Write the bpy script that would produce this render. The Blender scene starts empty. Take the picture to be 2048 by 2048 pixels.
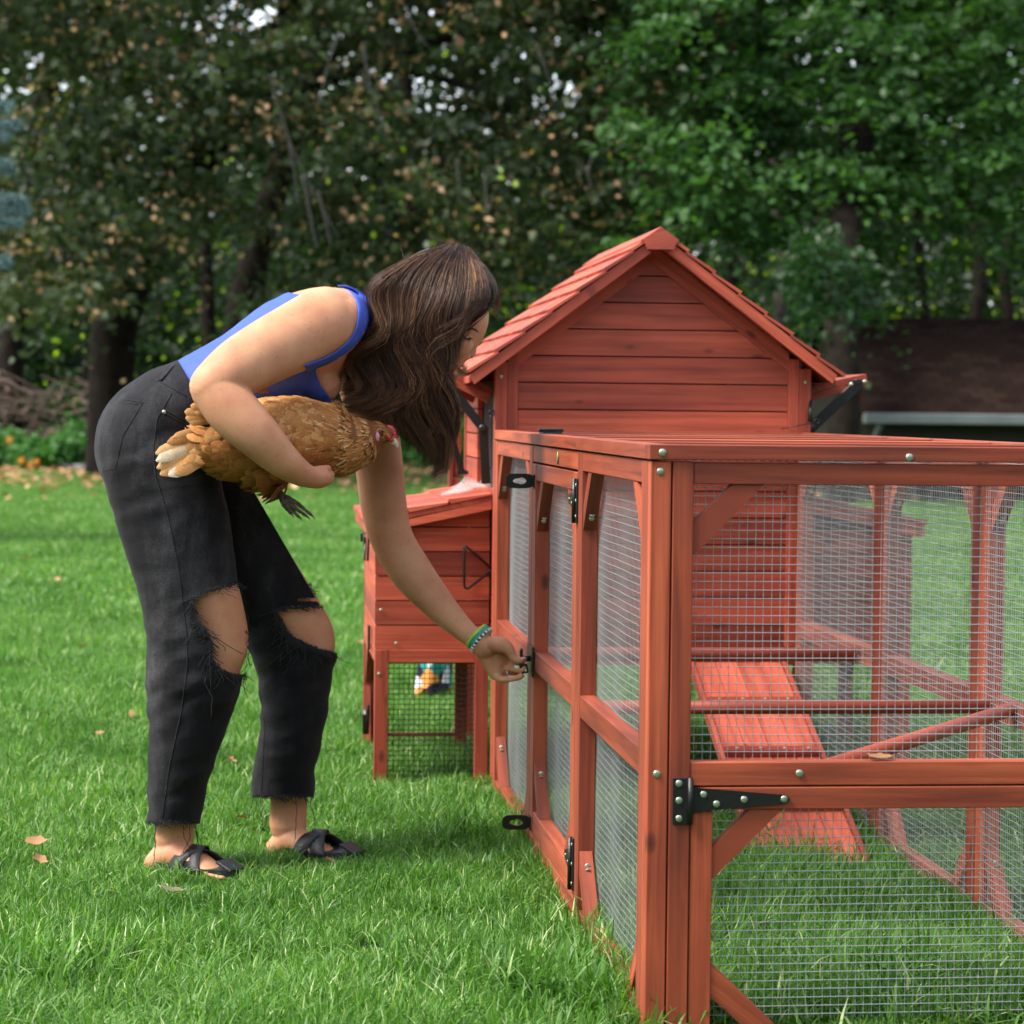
import bpy, bmesh, math, random
import numpy as np
from mathutils import Vector, Matrix, noise
from mathutils.bvhtree import BVHTree
R = math.radians
sc = bpy.context.scene
COL = sc.collection
random.seed(7); rng = np.random.default_rng(7)

# ------------------------------------------------------------------ camera
F = 5000.0
_yaw, _pit, _roll = math.atan(515/F), math.atan(203/F), R(0.6)
FW = np.array([math.sin(_yaw)*math.cos(_pit), math.cos(_yaw)*math.cos(_pit), -math.sin(_pit)])
_rt = np.array([math.cos(_yaw), -math.sin(_yaw), 0.0]); _up = np.cross(_rt, FW)
RX = math.cos(_roll)*_rt + math.sin(_roll)*_up
UY = -math.sin(_roll)*_rt + math.cos(_roll)*_up
CP = np.array([-0.57805, -3.62489, 0.93620])
cam_d = bpy.data.cameras.new('camera'); cam = bpy.data.objects.new('camera', cam_d); COL.objects.link(cam)
M = Matrix(((RX[0], UY[0], -FW[0], CP[0]), (RX[1], UY[1], -FW[1], CP[1]), (RX[2], UY[2], -FW[2], CP[2]), (0, 0, 0, 1)))
cam.matrix_world = M
cam_d.sensor_width = 36; cam_d.lens = F/2048*36; cam_d.clip_end = 500; cam_d.clip_start = .05
cam_d.dof.use_dof = True; cam_d.dof.focus_distance = 4.4; cam_d.dof.aperture_fstop = 7.2
sc.camera = cam
sc.render.resolution_x = 1024; sc.render.resolution_y = 1024
def ray(px, py): return FW + RX*(px-1024)/F + UY*(1024-py)/F
def at(px, py, Y):                      # point of the plane y = Y seen at photo pixel
    r = ray(px, py); return Vector(CP + r*(Y-CP[1])/r[1])
def atx(px, py, X):
    r = ray(px, py); return Vector(CP + r*(X-CP[0])/r[0])
def proj(P):
    v = np.asarray(P, float)-CP; z = v @ FW
    return np.stack([1024+F*(v @ RX)/z, 1024-F*(v @ UY)/z], -1)

# ------------------------------------------------------------------ light
SUN_EL, SUN_AZ = 52, -103            # azimuth from +Y (negative = left)
w = bpy.data.worlds.new('World'); sc.world = w; w.use_nodes = True
nt = w.node_tree; bg = nt.nodes['Background']
sky = nt.nodes.new('ShaderNodeTexSky'); sky.sky_type = 'NISHITA'; sky.sun_disc = False
sky.sun_elevation = R(SUN_EL); sky.sun_rotation = R(SUN_AZ); sky.dust_density = 1.2; sky.air_density = 1.0; sky.ozone_density = .6
hs_ = nt.nodes.new('ShaderNodeHueSaturation'); hs_.inputs['Saturation'].default_value = .38      # thin even cloud
nt.links.new(sky.outputs[0], hs_.inputs['Color']); nt.links.new(hs_.outputs[0], bg.inputs[0]); bg.inputs[1].default_value = 0.145
sd = bpy.data.lights.new('sun', 'SUN'); sd.energy = 2.0; sd.angle = R(22); sd.color = (1, .93, .82)
so = bpy.data.objects.new('sun', sd); COL.objects.link(so)
d = Vector((math.sin(R(SUN_AZ))*math.cos(R(SUN_EL)), math.cos(R(SUN_AZ))*math.cos(R(SUN_EL)), math.sin(R(SUN_EL))))
so.rotation_euler = d.to_track_quat('Z', 'Y').to_euler(); so.location = d*30
sc.view_settings.view_transform = 'Standard'; sc.view_settings.look = 'None'
sc.view_settings.exposure = 1.76; sc.view_settings.gamma = 1

# ------------------------------------------------------------------ materials
def NT(name):
    m = bpy.data.materials.new(name); m.use_nodes = True
    t = m.node_tree; return m, t, t.nodes['Principled BSDF'], t.nodes['Material Output']
def nd(t, typ, **kw):
    n = t.nodes.new(typ)
    for k, v in kw.items():
        if hasattr(n, k): setattr(n, k, v)
        else: n.inputs[k.replace('_', ' ')].default_value = v
    return n
def ramp(t, fac, stops):
    r = t.nodes.new('ShaderNodeValToRGB'); e = r.color_ramp.elements
    while len(e) < len(stops): e.new(.5)
    for i, (p, c) in enumerate(stops): e[i].position = p; e[i].color = (*c, 1)
    t.links.new(fac, r.inputs[0]); return r.outputs[0]
def mixc(t, fac, a, b, typ='MIX'):
    m = t.nodes.new('ShaderNodeMix'); m.data_type = 'RGBA'; m.blend_type = typ
    for s, v in ((0, fac), (6, a), (7, b)):
        if hasattr(v, 'is_output'): t.links.new(v, m.inputs[s])
        else: m.inputs[s].default_value = v if s == 0 else (*v, 1)
    return m.outputs[2]
def simple(name, col, rough=.6, metal=0, bump=0, bscale=60, var=0, vscale=20, spec=.5):
    m, t, p, o = NT(name)
    p.inputs['Base Color'].default_value = (*col, 1); p.inputs['Roughness'].default_value = rough
    p.inputs['Metallic'].default_value = metal; p.inputs['Specular IOR Level'].default_value = spec
    tc = nd(t, 'ShaderNodeTexCoord')
    if var:
        n = nd(t, 'ShaderNodeTexNoise', Scale=vscale, Detail=5.); t.links.new(tc.outputs['Object'], n.inputs[0])
        t.links.new(ramp(t, n.outputs[0], [(.3, tuple(c*(1-var) for c in col)), (.7, tuple(min(1, c*(1+var)) for c in col))]), p.inputs['Base Color'])
    if bump:
        n = nd(t, 'ShaderNodeTexNoise', Scale=bscale, Detail=4.); t.links.new(tc.outputs['Object'], n.inputs[0])
        b = nd(t, 'ShaderNodeBump', Strength=bump, Distance=.01); t.links.new(n.outputs[0], b.inputs['Height']); t.links.new(b.outputs[0], p.inputs['Normal'])
    return m
def wood(name, lo, mid, hi, rough=.6):
    m, t, p, o = NT(name)
    uv = nd(t, 'ShaderNodeUVMap'); at_ = nd(t, 'ShaderNodeAttribute', attribute_name='tint')
    mp = nd(t, 'ShaderNodeMapping'); mp.inputs['Scale'].default_value = (1.6, 42, 1); t.links.new(uv.outputs[0], mp.inputs[0])
    n = nd(t, 'ShaderNodeTexNoise', Scale=1.6, Detail=7., Roughness=.62, Distortion=.6); t.links.new(mp.outputs[0], n.inputs[0])
    mp2 = nd(t, 'ShaderNodeMapping'); mp2.inputs['Scale'].default_value = (2.2, 9, 1); t.links.new(uv.outputs[0], mp2.inputs[0])
    n2 = nd(t, 'ShaderNodeTexNoise', Scale=1.3, Detail=3.); t.links.new(mp2.outputs[0], n2.inputs[0])
    c = ramp(t, n.outputs[0], [(.22, lo), (.5, mid), (.82, hi)])
    # cathedral figure
    wv = nd(t, 'ShaderNodeTexWave', Scale=1.1, Distortion=9., Detail=2.5, bands_direction='Y'); wv.inputs['Detail Scale'].default_value = .5; t.links.new(mp2.outputs[0], wv.inputs[0])
    wr = ramp(t, wv.outputs[0], [(.0, (1.1, 1.1, 1.1)), (.8, (1, 1, 1)), (.97, (.72, .68, .66))])
    c = mixc(t, .4, c, mixc(t, 1, c, wr, 'MULTIPLY'))
    c = mixc(t, 1, c, ramp(t, n2.outputs[0], [(.3, (.68, .64, .62)), (.7, (1.25, 1.25, 1.25))]), 'MULTIPLY')
    # knots
    mp3 = nd(t, 'ShaderNodeMapping'); mp3.inputs['Scale'].default_value = (4.2, 9, 1); t.links.new(uv.outputs[0], mp3.inputs[0])
    vo = nd(t, 'ShaderNodeTexVoronoi', Scale=1.25); t.links.new(mp3.outputs[0], vo.inputs[0])
    kn = ramp(t, vo.outputs[0], [(.03, (.3, .25, .22)), (.075, (.6, .55, .55)), (.11, (1, 1, 1))])
    c = mixc(t, 1, c, kn, 'MULTIPLY')
    tn = ramp(t, at_.outputs['Fac'], [(0, (.62, .54, .52)), (1, (1.22, 1.28, 1.28))])
    c = mixc(t, 1, c, tn, 'MULTIPLY')
    t.links.new(c, p.inputs['Base Color'])
    p.inputs['Roughness'].default_value = rough
    rr = nd(t, 'ShaderNodeMapRange'); rr.inputs[3].default_value = rough-.1; rr.inputs[4].default_value = rough+.14
    t.links.new(n.outputs[0], rr.inputs[0]); t.links.new(rr.outputs[0], p.inputs['Roughness'])
    b = nd(t, 'ShaderNodeBump', Strength=.35, Distance=.0015); t.links.new(n.outputs[0], b.inputs['Height']); t.links.new(b.outputs[0], p.inputs['Normal'])
    return m
W_RED = wood('red_stained_fir', (.21, .030, .014), (.38, .062, .028), (.48, .110, .052))
W_ORG = wood('orange_stained_fir', (.14, .024, .009), (.32, .058, .021), (.44, .108, .040))
W_SHG = wood('shingle_fir', (.30, .045, .024), (.46, .085, .045), (.58, .15, .085), .6)
BLACK = simple('black_powder_coat', (.008, .009, .009), .38, 0, .1, 200)
PLBLK = simple('black_plastic', (.012, .011, .009), .35)
ZINC = simple('galvanised_wire', (.44, .46, .48), .45, .5)
WIREB = simple('black_wire', (.012, .013, .012), .45)
SCREW = simple('zinc_screw', (.42, .5, .38), .35, .8)
BRASS = simple('brass', (.45, .40, .18), .4, .8, .3, 300)

# ------------------------------------------------------------------ mesh builder
def tag(o, label=None, cat=None, group=None, kind=None):
    if label: o['label'] = label
    if cat: o['category'] = cat
    if group: o['group'] = group
    if kind: o['kind'] = kind
    return o
def empty(name, loc=(0, 0, 0), label=None, cat=None, group=None):
    o = bpy.data.objects.new(name, None); o.location = loc; o.empty_display_size = .1; COL.objects.link(o)
    return tag(o, label, cat, group)
W0 = {}          # world origin of every built part
class MB:
    def __init__(s): s.v = []; s.f = []; s.uv = []; s.t = []; s.sm = []; s.mi = []; s.isl = []
    def raw(s, vs, fs, uvs=None, tint=None, smooth=False, mi=0):
        b = len(s.v); s.isl.append((b, len(s.f), len(s.uv))); s.v += [tuple(x) for x in vs]
        tint = random.random() if tint is None else tint
        for i, f in enumerate(fs):
            s.f.append(tuple(b+k for k in f)); s.t.append(tint); s.sm.append(smooth); s.mi.append(mi)
            s.uv += list(uvs[i]) if uvs else [(0, 0)]*len(f)
    def box(s, a, b, L=None, ch=.0012, mi=0, tint=None):
        a = Vector(a); b = Vector(b); c = (a+b)/2; h = (b-a)/2
        h = Vector((abs(h.x), abs(h.y), abs(h.z)))
        if L is None: L = max(range(3), key=lambda i: h[i])
        s.obox(c, Vector((1, 0, 0)), Vector((0, 1, 0)), Vector((0, 0, 1)), h, L, ch, mi, tint)
    def board(s, p, q, w, t, up=(0, 0, 1), ch=.0012, mi=0, tint=None):   # w along 'side', t along up
        p = Vector(p); q = Vector(q); x = (q-p); l = x.length; x = x/l; u = Vector(up)
        y = u.cross(x).normalized(); z = x.cross(y)
        s.obox((p+q)/2, x, y, z, Vector((l/2, w/2, t/2)), 0, ch, mi, tint)
    def obox(s, c, X, Y, Z, h, L, ch, mi, tint):
        ax = (X, Y, Z); ch = min(ch, min(h)*.4)
        vs = []; idx = {}
        for sx in (-1, 1):
            for sy in (-1, 1):
                for sz in (-1, 1):
                    sg = (sx, sy, sz)
                    for k in range(3):
                        p = Vector(c)
                        for j in range(3): p = p + ax[j]*sg[j]*(h[j]-(0 if j == k else ch))
                        idx[(sg, k)] = len(vs); vs.append(p)
        fs = []
        for k in range(3):
            i, j = (k+1) % 3, (k+2) % 3
            for sk in (-1, 1):
                q = []
                for si, sj in ((-1, -1), (1, -1), (1, 1), (-1, 1)):
                    g = [0, 0, 0]; g[k] = sk; g[i] = si; g[j] = sj; q.append(idx[(tuple(g), k)])
                fs.append(q if sk > 0 else q[::-1])
            for si in (-1, 1):       # edges along k
                for sj in (-1, 1):
                    g1 = [0, 0, 0]; g1[k] = -1; g1[i] = si; g1[j] = sj; g2 = list(g1); g2[k] = 1
                    g1 = tuple(g1); g2 = tuple(g2)
                    q = [idx[(g1, i)], idx[(g2, i)], idx[(g2, j)], idx[(g1, j)]]
                    fs.append(q if si*sj < 0 else q[::-1])
        for sx in (-1, 1):
            for sy in (-1, 1):
                for sz in (-1, 1):
                    g = (sx, sy, sz); q = [idx[(g, 0)], idx[(g, 1)], idx[(g, 2)]]
                    fs.append(q if sx*sy*sz > 0 else q[::-1])
        u0, v0 = random.uniform(0, 50), random.uniform(0, 50)
        loc = [((p-Vector(c)).dot(X), (p-Vector(c)).dot(Y), (p-Vector(c)).dot(Z)) for p in vs]
        o1, o2 = [k for k in range(3) if k != L]
        uvs = [[(u0+loc[i][L], v0+loc[i][o1]+loc[i][o2]*.97) for i in f] for f in fs]
        s.raw(vs, fs, uvs, tint, False, mi)
    def prism(s, poly, ext, L=0, mi=0, tint=None):      # poly: coplanar 3d points, ext: vector
        n = len(poly); e = Vector(ext); P = [Vector(p) for p in poly]
        vs = P+[p+e for p in P]
        nn = Vector((0, 0, 0))
        for i in range(n): nn += (P[i]-P[0]).cross(P[(i+1) % n]-P[0])
        fl = nn.dot(e) > 0
        fs = [list(range(n))[::-1], list(range(n, 2*n))]+[[i, (i+1) % n, n+(i+1) % n, n+i] for i in range(n)]
        if not fl: fs = [f[::-1] for f in fs]
        u0, v0 = random.uniform(0, 50), random.uniform(0, 50)
        if isinstance(L, int): D = Vector([1. if k == L else 0. for k in range(3)])
        else: D = Vector(L).normalized()
        uvs = [[(u0+vs[i].dot(D), v0+sum((vs[i]-D*vs[i].dot(D)))*.9) for i in f] for f in fs]
        s.raw(vs, fs, uvs, tint, False, mi)
    def tube(s, pts, r, n=8, mi=0, cap=True, tint=None, up=None, flat=1.0):
        pts = [Vector(p) for p in pts]; m = len(pts)
        rs = r if hasattr(r, '__len__') else [r]*m
        vs = []; fs = []; ref = Vector(up) if up else None
        prev = None
        for i, p in enumerate(pts):
            t = (pts[min(i+1, m-1)]-pts[max(i-1, 0)])
            if t.length < 1e-9: t = Vector((0, 0, 1))
            t.normalize()
            if ref is not None: a = ref-t*ref.dot(t)
            elif prev is None: a = Vector((0, 0, 1)).cross(t) if abs(t.z) < .9 else Vector((1, 0, 0)).cross(t)
            else: a = prev-t*prev.dot(t)
            if a.length < 1e-6: a = t.orthogonal()
            a.normalize(); prev = a; b = t.cross(a)
            for k in range(n):
                th = 2*math.pi*k/n
                vs.append(p+a*(rs[i]*math.cos(th))+b*(rs[i]*flat*math.sin(th)))
        for i in range(m-1):
            for k in range(n):
                k2 = (k+1) % n; fs.append([i*n+k, i*n+k2, (i+1)*n+k2, (i+1)*n+k])
        if cap: fs.append(list(range(n))[::-1]); fs.append([(m-1)*n+k for k in range(n)])
        s.raw(vs, fs, None, tint, True, mi)
    def disc(s, c, nrm, r, h, n=14, mi=0, dome=.5):
        c = Vector(c); nrm = Vector(nrm).normalized()
        s.tube([c, c+nrm*h*dome, c+nrm*h], [r, r, r*.75], n, mi)
    def build(s, name, mats, parent=None, loc=None, auto=False):
        me = bpy.data.meshes.new(name); off = Vector(loc) if loc is not None else Vector((0, 0, 0))
        v = np.array(s.v, dtype=np.float32).reshape(-1, 3)-np.array(off, dtype=np.float32)
        me.vertices.add(len(v)); me.vertices.foreach_set('co', v.ravel())
        lens = np.array([len(f) for f in s.f], dtype=np.int32); tot = int(lens.sum())
        me.loops.add(tot); me.loops.foreach_set('vertex_index', np.concatenate([np.array(f, dtype=np.int32) for f in s.f]))
        me.polygons.add(len(s.f)); st = np.zeros(len(s.f), dtype=np.int32); st[1:] = np.cumsum(lens)[:-1]
        me.polygons.foreach_set('loop_start', st); me.polygons.foreach_set('loop_total', lens)
        me.polygons.foreach_set('use_smooth', np.array(s.sm, dtype=bool)); me.polygons.foreach_set('material_index', np.array(s.mi, dtype=np.int32))
        u = me.uv_layers.new(name='UVMap'); u.data.foreach_set('uv', np.array(s.uv, dtype=np.float32).ravel())
        a = me.attributes.new('tint', 'FLOAT', 'FACE'); a.data.foreach_set('value', np.array(s.t, dtype=np.float32))
        me.update(calc_edges=True); me.validate()
        for m in (mats if isinstance(mats, (list, tuple)) else [mats]): me.materials.append(m)
        o = bpy.data.objects.new(name, me); COL.objects.link(o)
        W0[o.name] = off.copy(); o.location = off
        if parent is not None:
            o.parent = parent; o.location = off-W0.get(parent.name, parent.location)
        return o
def part(mb, name, mat, parent): return mb.build(name, mat, parent)
def parts(mb, name, mat, parent):       # every piece a part of its own
    out = []; I = mb.isl+[(len(mb.v), len(mb.f), len(mb.uv))]
    for (v0, f0, u0), (v1, f1, u1) in zip(I[:-1], I[1:]):
        k = MB(); k.v = mb.v[v0:v1]; k.f = [tuple(i-v0 for i in f) for f in mb.f[f0:f1]]; k.uv = mb.uv[u0:u1]
        k.t = mb.t[f0:f1]; k.sm = mb.sm[f0:f1]; k.mi = mb.mi[f0:f1]; out.append(k.build(name, mat, parent))
    return out

def wires(O, U, V, nu, nv, sp, r, wave=None):
    """square wire mesh: O origin, U/V unit vectors, extents in metres"""
    mb = MB(); O = Vector(O); U = Vector(U); V = Vector(V); N = U.cross(V)
    wf = wave or (lambda a, b: 0)
    a = sp/2; 
    while a < nu:
        ns = max(2, int(nv/.06)) if wave else 1
        mb.tube([O+U*a+V*(nv*i/ns)+N*wf(a, nv*i/ns) for i in range(ns+1)], r, 4, cap=False); a += sp
    b = sp/2
    while b < nv:
        ns = max(2, int(nu/.03)) if wave else 1
        mb.tube([O+U*(nu*i/ns)+V*b+N*(wf(nu*i/ns, b)+r*2) for i in range(ns+1)], r*1.3, 4, cap=False); b += sp
    return mb

# ------------------------------------------------------------------ ground + grass
def sheet(name, pts, mat, z, kind='structure'):
    mb = MB(); mb.raw([(x, y, z) for x, y in pts], [list(range(len(pts)))]); o = mb.build(name, mat); return tag(o, kind=kind)
gm, t, p, o_ = NT('soil_and_thatch')
tc = nd(t, 'ShaderNodeTexCoord'); n = nd(t, 'ShaderNodeTexNoise', Scale=3., Detail=8.); t.links.new(tc.outputs['Object'], n.inputs[0])
t.links.new(ramp(t, n.outputs[0], [(.3, (.008, .022, .004)), (.7, (.022, .055, .010))]), p.inputs['Base Color']); p.inputs['Roughness'].default_value = .9
sheet('ground', [(-120, -20), (120, -20), (120, 160), (-120, 160)], gm, 0)

def leafmat(name, c0, c1, c2=None, trans=.35, rough=.5, attr='tint', tcol=None, spec=.3):
    m, t, p, o = NT(name)
    a = nd(t, 'ShaderNodeAttribute', attribute_name=attr)
    st = [(0, c0), (.75, c1)]+([(.9, c1), (1, c2)] if c2 else [(1, c1)])
    c = ramp(t, a.outputs['Fac'], st)
    if 'grass' in name:       # natural patches of paler and darker turf
        ge = nd(t, 'ShaderNodeNewGeometry'); pn = nd(t, 'ShaderNodeTexNoise', Scale=1.6, Detail=5., Roughness=.6); t.links.new(ge.outputs['Position'], pn.inputs[0])
        c = mixc(t, 1, c, ramp(t, pn.outputs[0], [(.34, (.62, .74, .60)), (.5, (1, 1, 1)), (.66, (1.35, 1.22, 1.5))]), 'MULTIPLY')
    t.links.new(c, p.inputs['Base Color']); p.inputs['Roughness'].default_value = rough; p.inputs['Specular IOR Level'].default_value = spec
    tr = nd(t, 'ShaderNodeBsdfTranslucent')
    t.links.new(mixc(t, 1, c, tcol or (1.6, 1.9, .6), 'MULTIPLY'), tr.inputs[0])
    mx = nd(t, 'ShaderNodeMixShader', Fac=trans); t.links.new(p.outputs[0], mx.inputs[1]); t.links.new(tr.outputs[0], mx.inputs[2])
    t.links.new(mx.outputs[0], o.inputs[0]); return m
GRASS = leafmat('grass_blades', (.032, .112, .012), (.135, .280, .056), (.42, .50, .24), .3, .42)
def blades(n, size, h, wd, seed, lean=.5):
    g = np.random.default_rng(seed)
    x = g.uniform(-size/2, size/2, n); y = g.uniform(-size/2, size/2, n)
    hh = h*g.uniform(.45, 1.15, n); ww = wd*g.uniform(.6, 1.2, n)
    az = g.uniform(0, 2*np.pi, n); ln = lean*g.beta(1.4, 2.2, n)*1.6
    fa = az+g.uniform(-1.2, 1.2, n)+np.pi/2
    base = np.stack([x, y, np.zeros(n)], -1); dr = np.stack([np.cos(az), np.sin(az), np.zeros(n)], -1)
    sd_ = np.stack([np.cos(fa), np.sin(fa), np.zeros(n)], -1)
    V = []
    for s_, wv in ((0, .8), (.38, 1), (.72, .75), (1, 0)):
        th = ln*s_*1.5
        c = base+dr*(hh*s_*np.sin(th))[:, None]+np.array([0, 0, 1.])*(hh*s_*np.cos(th*.9))[:, None]
        c[:, 2] = np.maximum(c[:, 2], .002)
        if wv > 0: V += [c-sd_*(ww*wv/2)[:, None], c+sd_*(ww*wv/2)[:, None]]
        else: V += [c]
    V = np.stack(V, 1).reshape(-1, 3)
    mb = MB(); mb.v = V.tolist()
    tt = g.uniform(0, .86, n); tt[g.uniform(0, 1, n) < .05] = 1
    for i in range(n):
        b = i*7
        mb.f += [(b, b+1, b+3, b+2), (b+2, b+3, b+5, b+4), (b+4, b+5, b+6)]
        mb.t += [tt[i]]*3; mb.sm += [True]*3; mb.mi += [0]*3; mb.uv += [(0, 0)]*11
    return mb
def gn_scatter(name, pts, rots, scls, srcs, kind='stuff'):
    me = bpy.data.meshes.new(name+'_points'); me.vertices.add(len(pts)); me.vertices.foreach_set('co', np.array(pts, dtype=np.float32).ravel())
    a = me.attributes.new('rot', 'FLOAT_VECTOR', 'POINT'); a.data.foreach_set('vector', np.array(rots, dtype=np.float32).ravel())
    a = me.attributes.new('scl', 'FLOAT', 'POINT'); a.data.foreach_set('value', np.array(scls, dtype=np.float32))
    o = bpy.data.objects.new(name, me); COL.objects.link(o); tag(o, kind=kind)
    c = bpy.data.collections.new(name+'_source')
    for s in srcs: COL.objects.unlink(s); c.objects.link(s)
    g = bpy.data.node_groups.new(name+'_nodes', 'GeometryNodeTree')
    g.interface.new_socket('Geometry', in_out='INPUT', socket_type='NodeSocketGeometry'); g.interface.new_socket('Geometry', in_out='OUTPUT', socket_type='NodeSocketGeometry')
    i = g.nodes.new('NodeGroupInput'); ou = g.nodes.new('NodeGroupOutput'); ip = g.nodes.new('GeometryNodeInstanceOnPoints'); ci = g.nodes.new('GeometryNodeCollectionInfo')
    ci.inputs[0].default_value = c; ci.inputs[1].default_value = True; ci.inputs[2].default_value = True
    ip.inputs['Pick Instance'].default_value = True
    ra = g.nodes.new('GeometryNodeInputNamedAttribute'); ra.data_type = 'FLOAT_VECTOR'; ra.inputs[0].default_value = 'rot'
    sa = g.nodes.new('GeometryNodeInputNamedAttribute'); sa.data_type = 'FLOAT'; sa.inputs[0].default_value = 'scl'
    L = g.links.new
    L(i.outputs[0], ip.inputs[0]); L(ci.outputs[0], ip.inputs['Instance']); L(ra.outputs[0], ip.inputs['Rotation']); L(sa.outputs[0], ip.inputs['Scale']); L(ip.outputs[0], ou.inputs[0])
    md = o.modifiers.new('scatter', 'NODES'); md.node_group = g
    return o
def view_x(Y, m=0.):        # x-range in view at ground distance Y
    a = at(0, 1500, Y).x-m; b = at(2048, 1500, Y).x+m; return a, b
src = [blades(1700, .34, .060, .0036, k, .95).build('grass_patch', GRASS) for k in range(5)]
src.append(blades(1100, .34, .080, .0038, 11, 1.1).build('grass_patch', GRASS))
pts = []; y = -.9
while y < 7.5:
    x0, x1 = view_x(y, .9); x = x0
    while x < x1:
        pts.append((x+random.uniform(-.05, .05), y+random.uniform(-.05, .05), 0)); x += .16
    y += .16
FEET = [c_ for c_ in ((-.70, 1.33), (-.62, 1.29), (-.78, 1.38), (-.46, 1.50), (-.38, 1.46), (-.53, 1.54))]
def scl(p):
    k = .86+.5*noise.noise(Vector((p[0]*1.4, p[1]*1.4, 3)))
    d_ = min(math.hypot(p[0]-a, p[1]-b) for a, b in FEET)
    if d_ < .22: k = min(k, .42+.3*d_/.22)
    if abs(p[0]) < .07 and p[1] > 0: k *= .8
    if p[0] > -.12 and p[1] < .12: k *= .38
    return k
gn_scatter('lawn_grass', pts, [(random.gauss(0, .06), random.gauss(0, .06), random.uniform(0, 6.28)) for _ in pts], [scl(p)+random.uniform(-.1, .18) for p in pts], src)
src = [blades(2600, 1.0, .062, .008, 30+k, .8).build('grass_patch_far', GRASS) for k in range(3)]
pts = []; y = 7.6
while y < 36:
    x0, x1 = view_x(y, 3.5); x = x0; st = .5+.012*y
    while x < x1:
        pts.append((x+random.uniform(-.2, .2), y+random.uniform(-.2, .2), 0)); x += st
    y += st
gn_scatter('distant_lawn_grass', pts, [(0, 0, random.uniform(0, 6.28)) for _ in pts], [random.uniform(.8, 1.15) for _ in pts], src)

# ------------------------------------------------------------------ chicken run
RX0, RX1, RY1, RH = 0.0, 0.775, 2.40, 0.889
RW = .03
run = empty('chicken_run', (0, 0, 0), 'long low red chicken run of wooden frames and wire mesh in the right foreground', 'chicken run')
def screw(mb, c, n, r=.0052): 
    mb.disc(c, n, r, .0016, 12)
def side_panel(X0, out, y0, y1, zb, zt, rail_z, name='side_panel_frame', bottom=True, mesh=True, dz=0):
    """frame in plane x; out = +1 if outer face towards -x"""
    X1 = X0+RW; mb = MB(); e = .001
    for ya, yb in ((y0, y0+.058), (y1-.058, y1)):
        mb.box((X0, ya, zb), (X1, yb, zt), 2)
    mb.box((X0+e, y0+.0585, zt-.034), (X1-e, y1-.0585, zt), 1)
    mb.box((X0+e, y0+.0585, rail_z-.040), (X1-e, y1-.0585, rail_z), 1)
    mb.box((X0+e, y0+.0585, zb), (X1-e, y1-.0585, zb+.045), 1)
    a, b = y0+.0585, y1-.0585; L = .105; xa, xb = X0+.003, X1-.004
    for (yy, s) in ((a, 1), (b, -1)):
        for (zz, q) in ((zt-.0345, -1), (zb+.0455, 1)):
            tk = .032
            poly = [(xa, yy, zz+q*L), (xa, yy+s*L, zz), (xa, yy+s*(L-tk*1.35), zz), (xa, yy, zz+q*(L-tk*1.35))]
            mb.prism(poly, (xb-xa, 0, 0), L=Vector((0, s, -q)))
    fr = part(mb, name, W_ORG, run)
    sc_ = MB()
    for (yy, s) in ((a, 1), (b, -1)):
        for (zz, q) in ((zt-.0345, -1), (zb+.0455, 1)):
            nrm = Vector((0, s*-1 if False else -s, -q)).normalized()
            # screw on the inner slanted face
            c = Vector(((X0+X1)/2, yy+s*(L*.28), zz+q*(L*.72)))
            if s < 0: screw(sc_, c+Vector((0, s*.0, 0))+Vector((0, s, q*-1)).normalized()*0, (0, s, -q))
            # face screws seen from front of post braces
            screw(sc_, Vector(((X0+X1)/2, yy+s*(L*.22), zz+q*L*.78))+Vector((0, -s, q)).normalized()*0, (0, -1, 0))
    parts(sc_, 'screw', SCREW, fr)
    if mesh:
        xm = X1+.002 if out > 0 else X0-.004
        sgn = 1
        w = wires((xm, a-.02, zb+.02), (0, 1, 0), (0, 0, 1), b-a+.04, zt-zb-.03, .0127, .00043,
              wave=lambda u, v: .0006*math.sin(u*26+v*3)+.003*noise.noise(Vector((u*4, v*3, X0+y0)))-.006*math.sin(math.pi*u/(b-a+.04))*math.sin(math.pi*v/.8))
        part(w, 'wire_mesh', ZINC, run)
    return fr
side_panel(0, 1, .032, .838, 0, .864, .430)
side_panel(0, 1, .842, 1.572, .058, .826, .437, 'door_frame')
side_panel(0, 1, 1.576, 2.40, 0, .864, .433)
X0R = RX1-RW
side_panel(X0R, -1, .032, .838, 0, .864, .430)
side_panel(X0R, -1, .842, 1.572, 0, .864, .430)
side_panel(X0R, -1, 1.576, 2.40, 0, .864, .430)
mb = MB(); mb.box((.001, .842, .830), (.029, 1.572, .864), 1); mb.box((.001, .842, 0), (.029, 1.572, .054), 1); parts(mb, 'cross_rail', W_ORG, run)
# front: corner posts, beams
mb = MB()
mb.box((0, 0, 0), (.0300, .030, .864), 2); part(mb, 'corner_post', W_ORG, run)
mb = MB(); mb.box((.0325, -.001, 0), (.0635, .030, .864), 2); part(mb, 'front_post', W_ORG, run)
mb = MB(); mb.box((RX1-.0635, -.001, 0), (RX1-.0325, .030, .864), 2); mb.box((RX1-.03, 0, 0), (RX1, .030, .864), 2); parts(mb, 'front_post', W_ORG, run)
mb = MB(); mb.box((.064, .001, .3850), (RX1-.064, .029, .4200), 0); part(mb, 'middle_rail', W_ORG, run)
mb = MB(); mb.box((.064, 0, .831), (RX1-.064, .030, .863), 0)
for s, xx in ((1, .064), (-1, RX1-.064)):
    L = .105 if s > 0 else .05; mb.prism([(xx, .004, .8305-L), (xx+s*L, .004, .8305), (xx+s*(L-.048), .004, .8305), (xx, .004, .8305-L+.048)][::1], (0, .022, 0), L=Vector((s, 0, 1)))
part(mb, 'front_beam', W_ORG, run)
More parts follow.
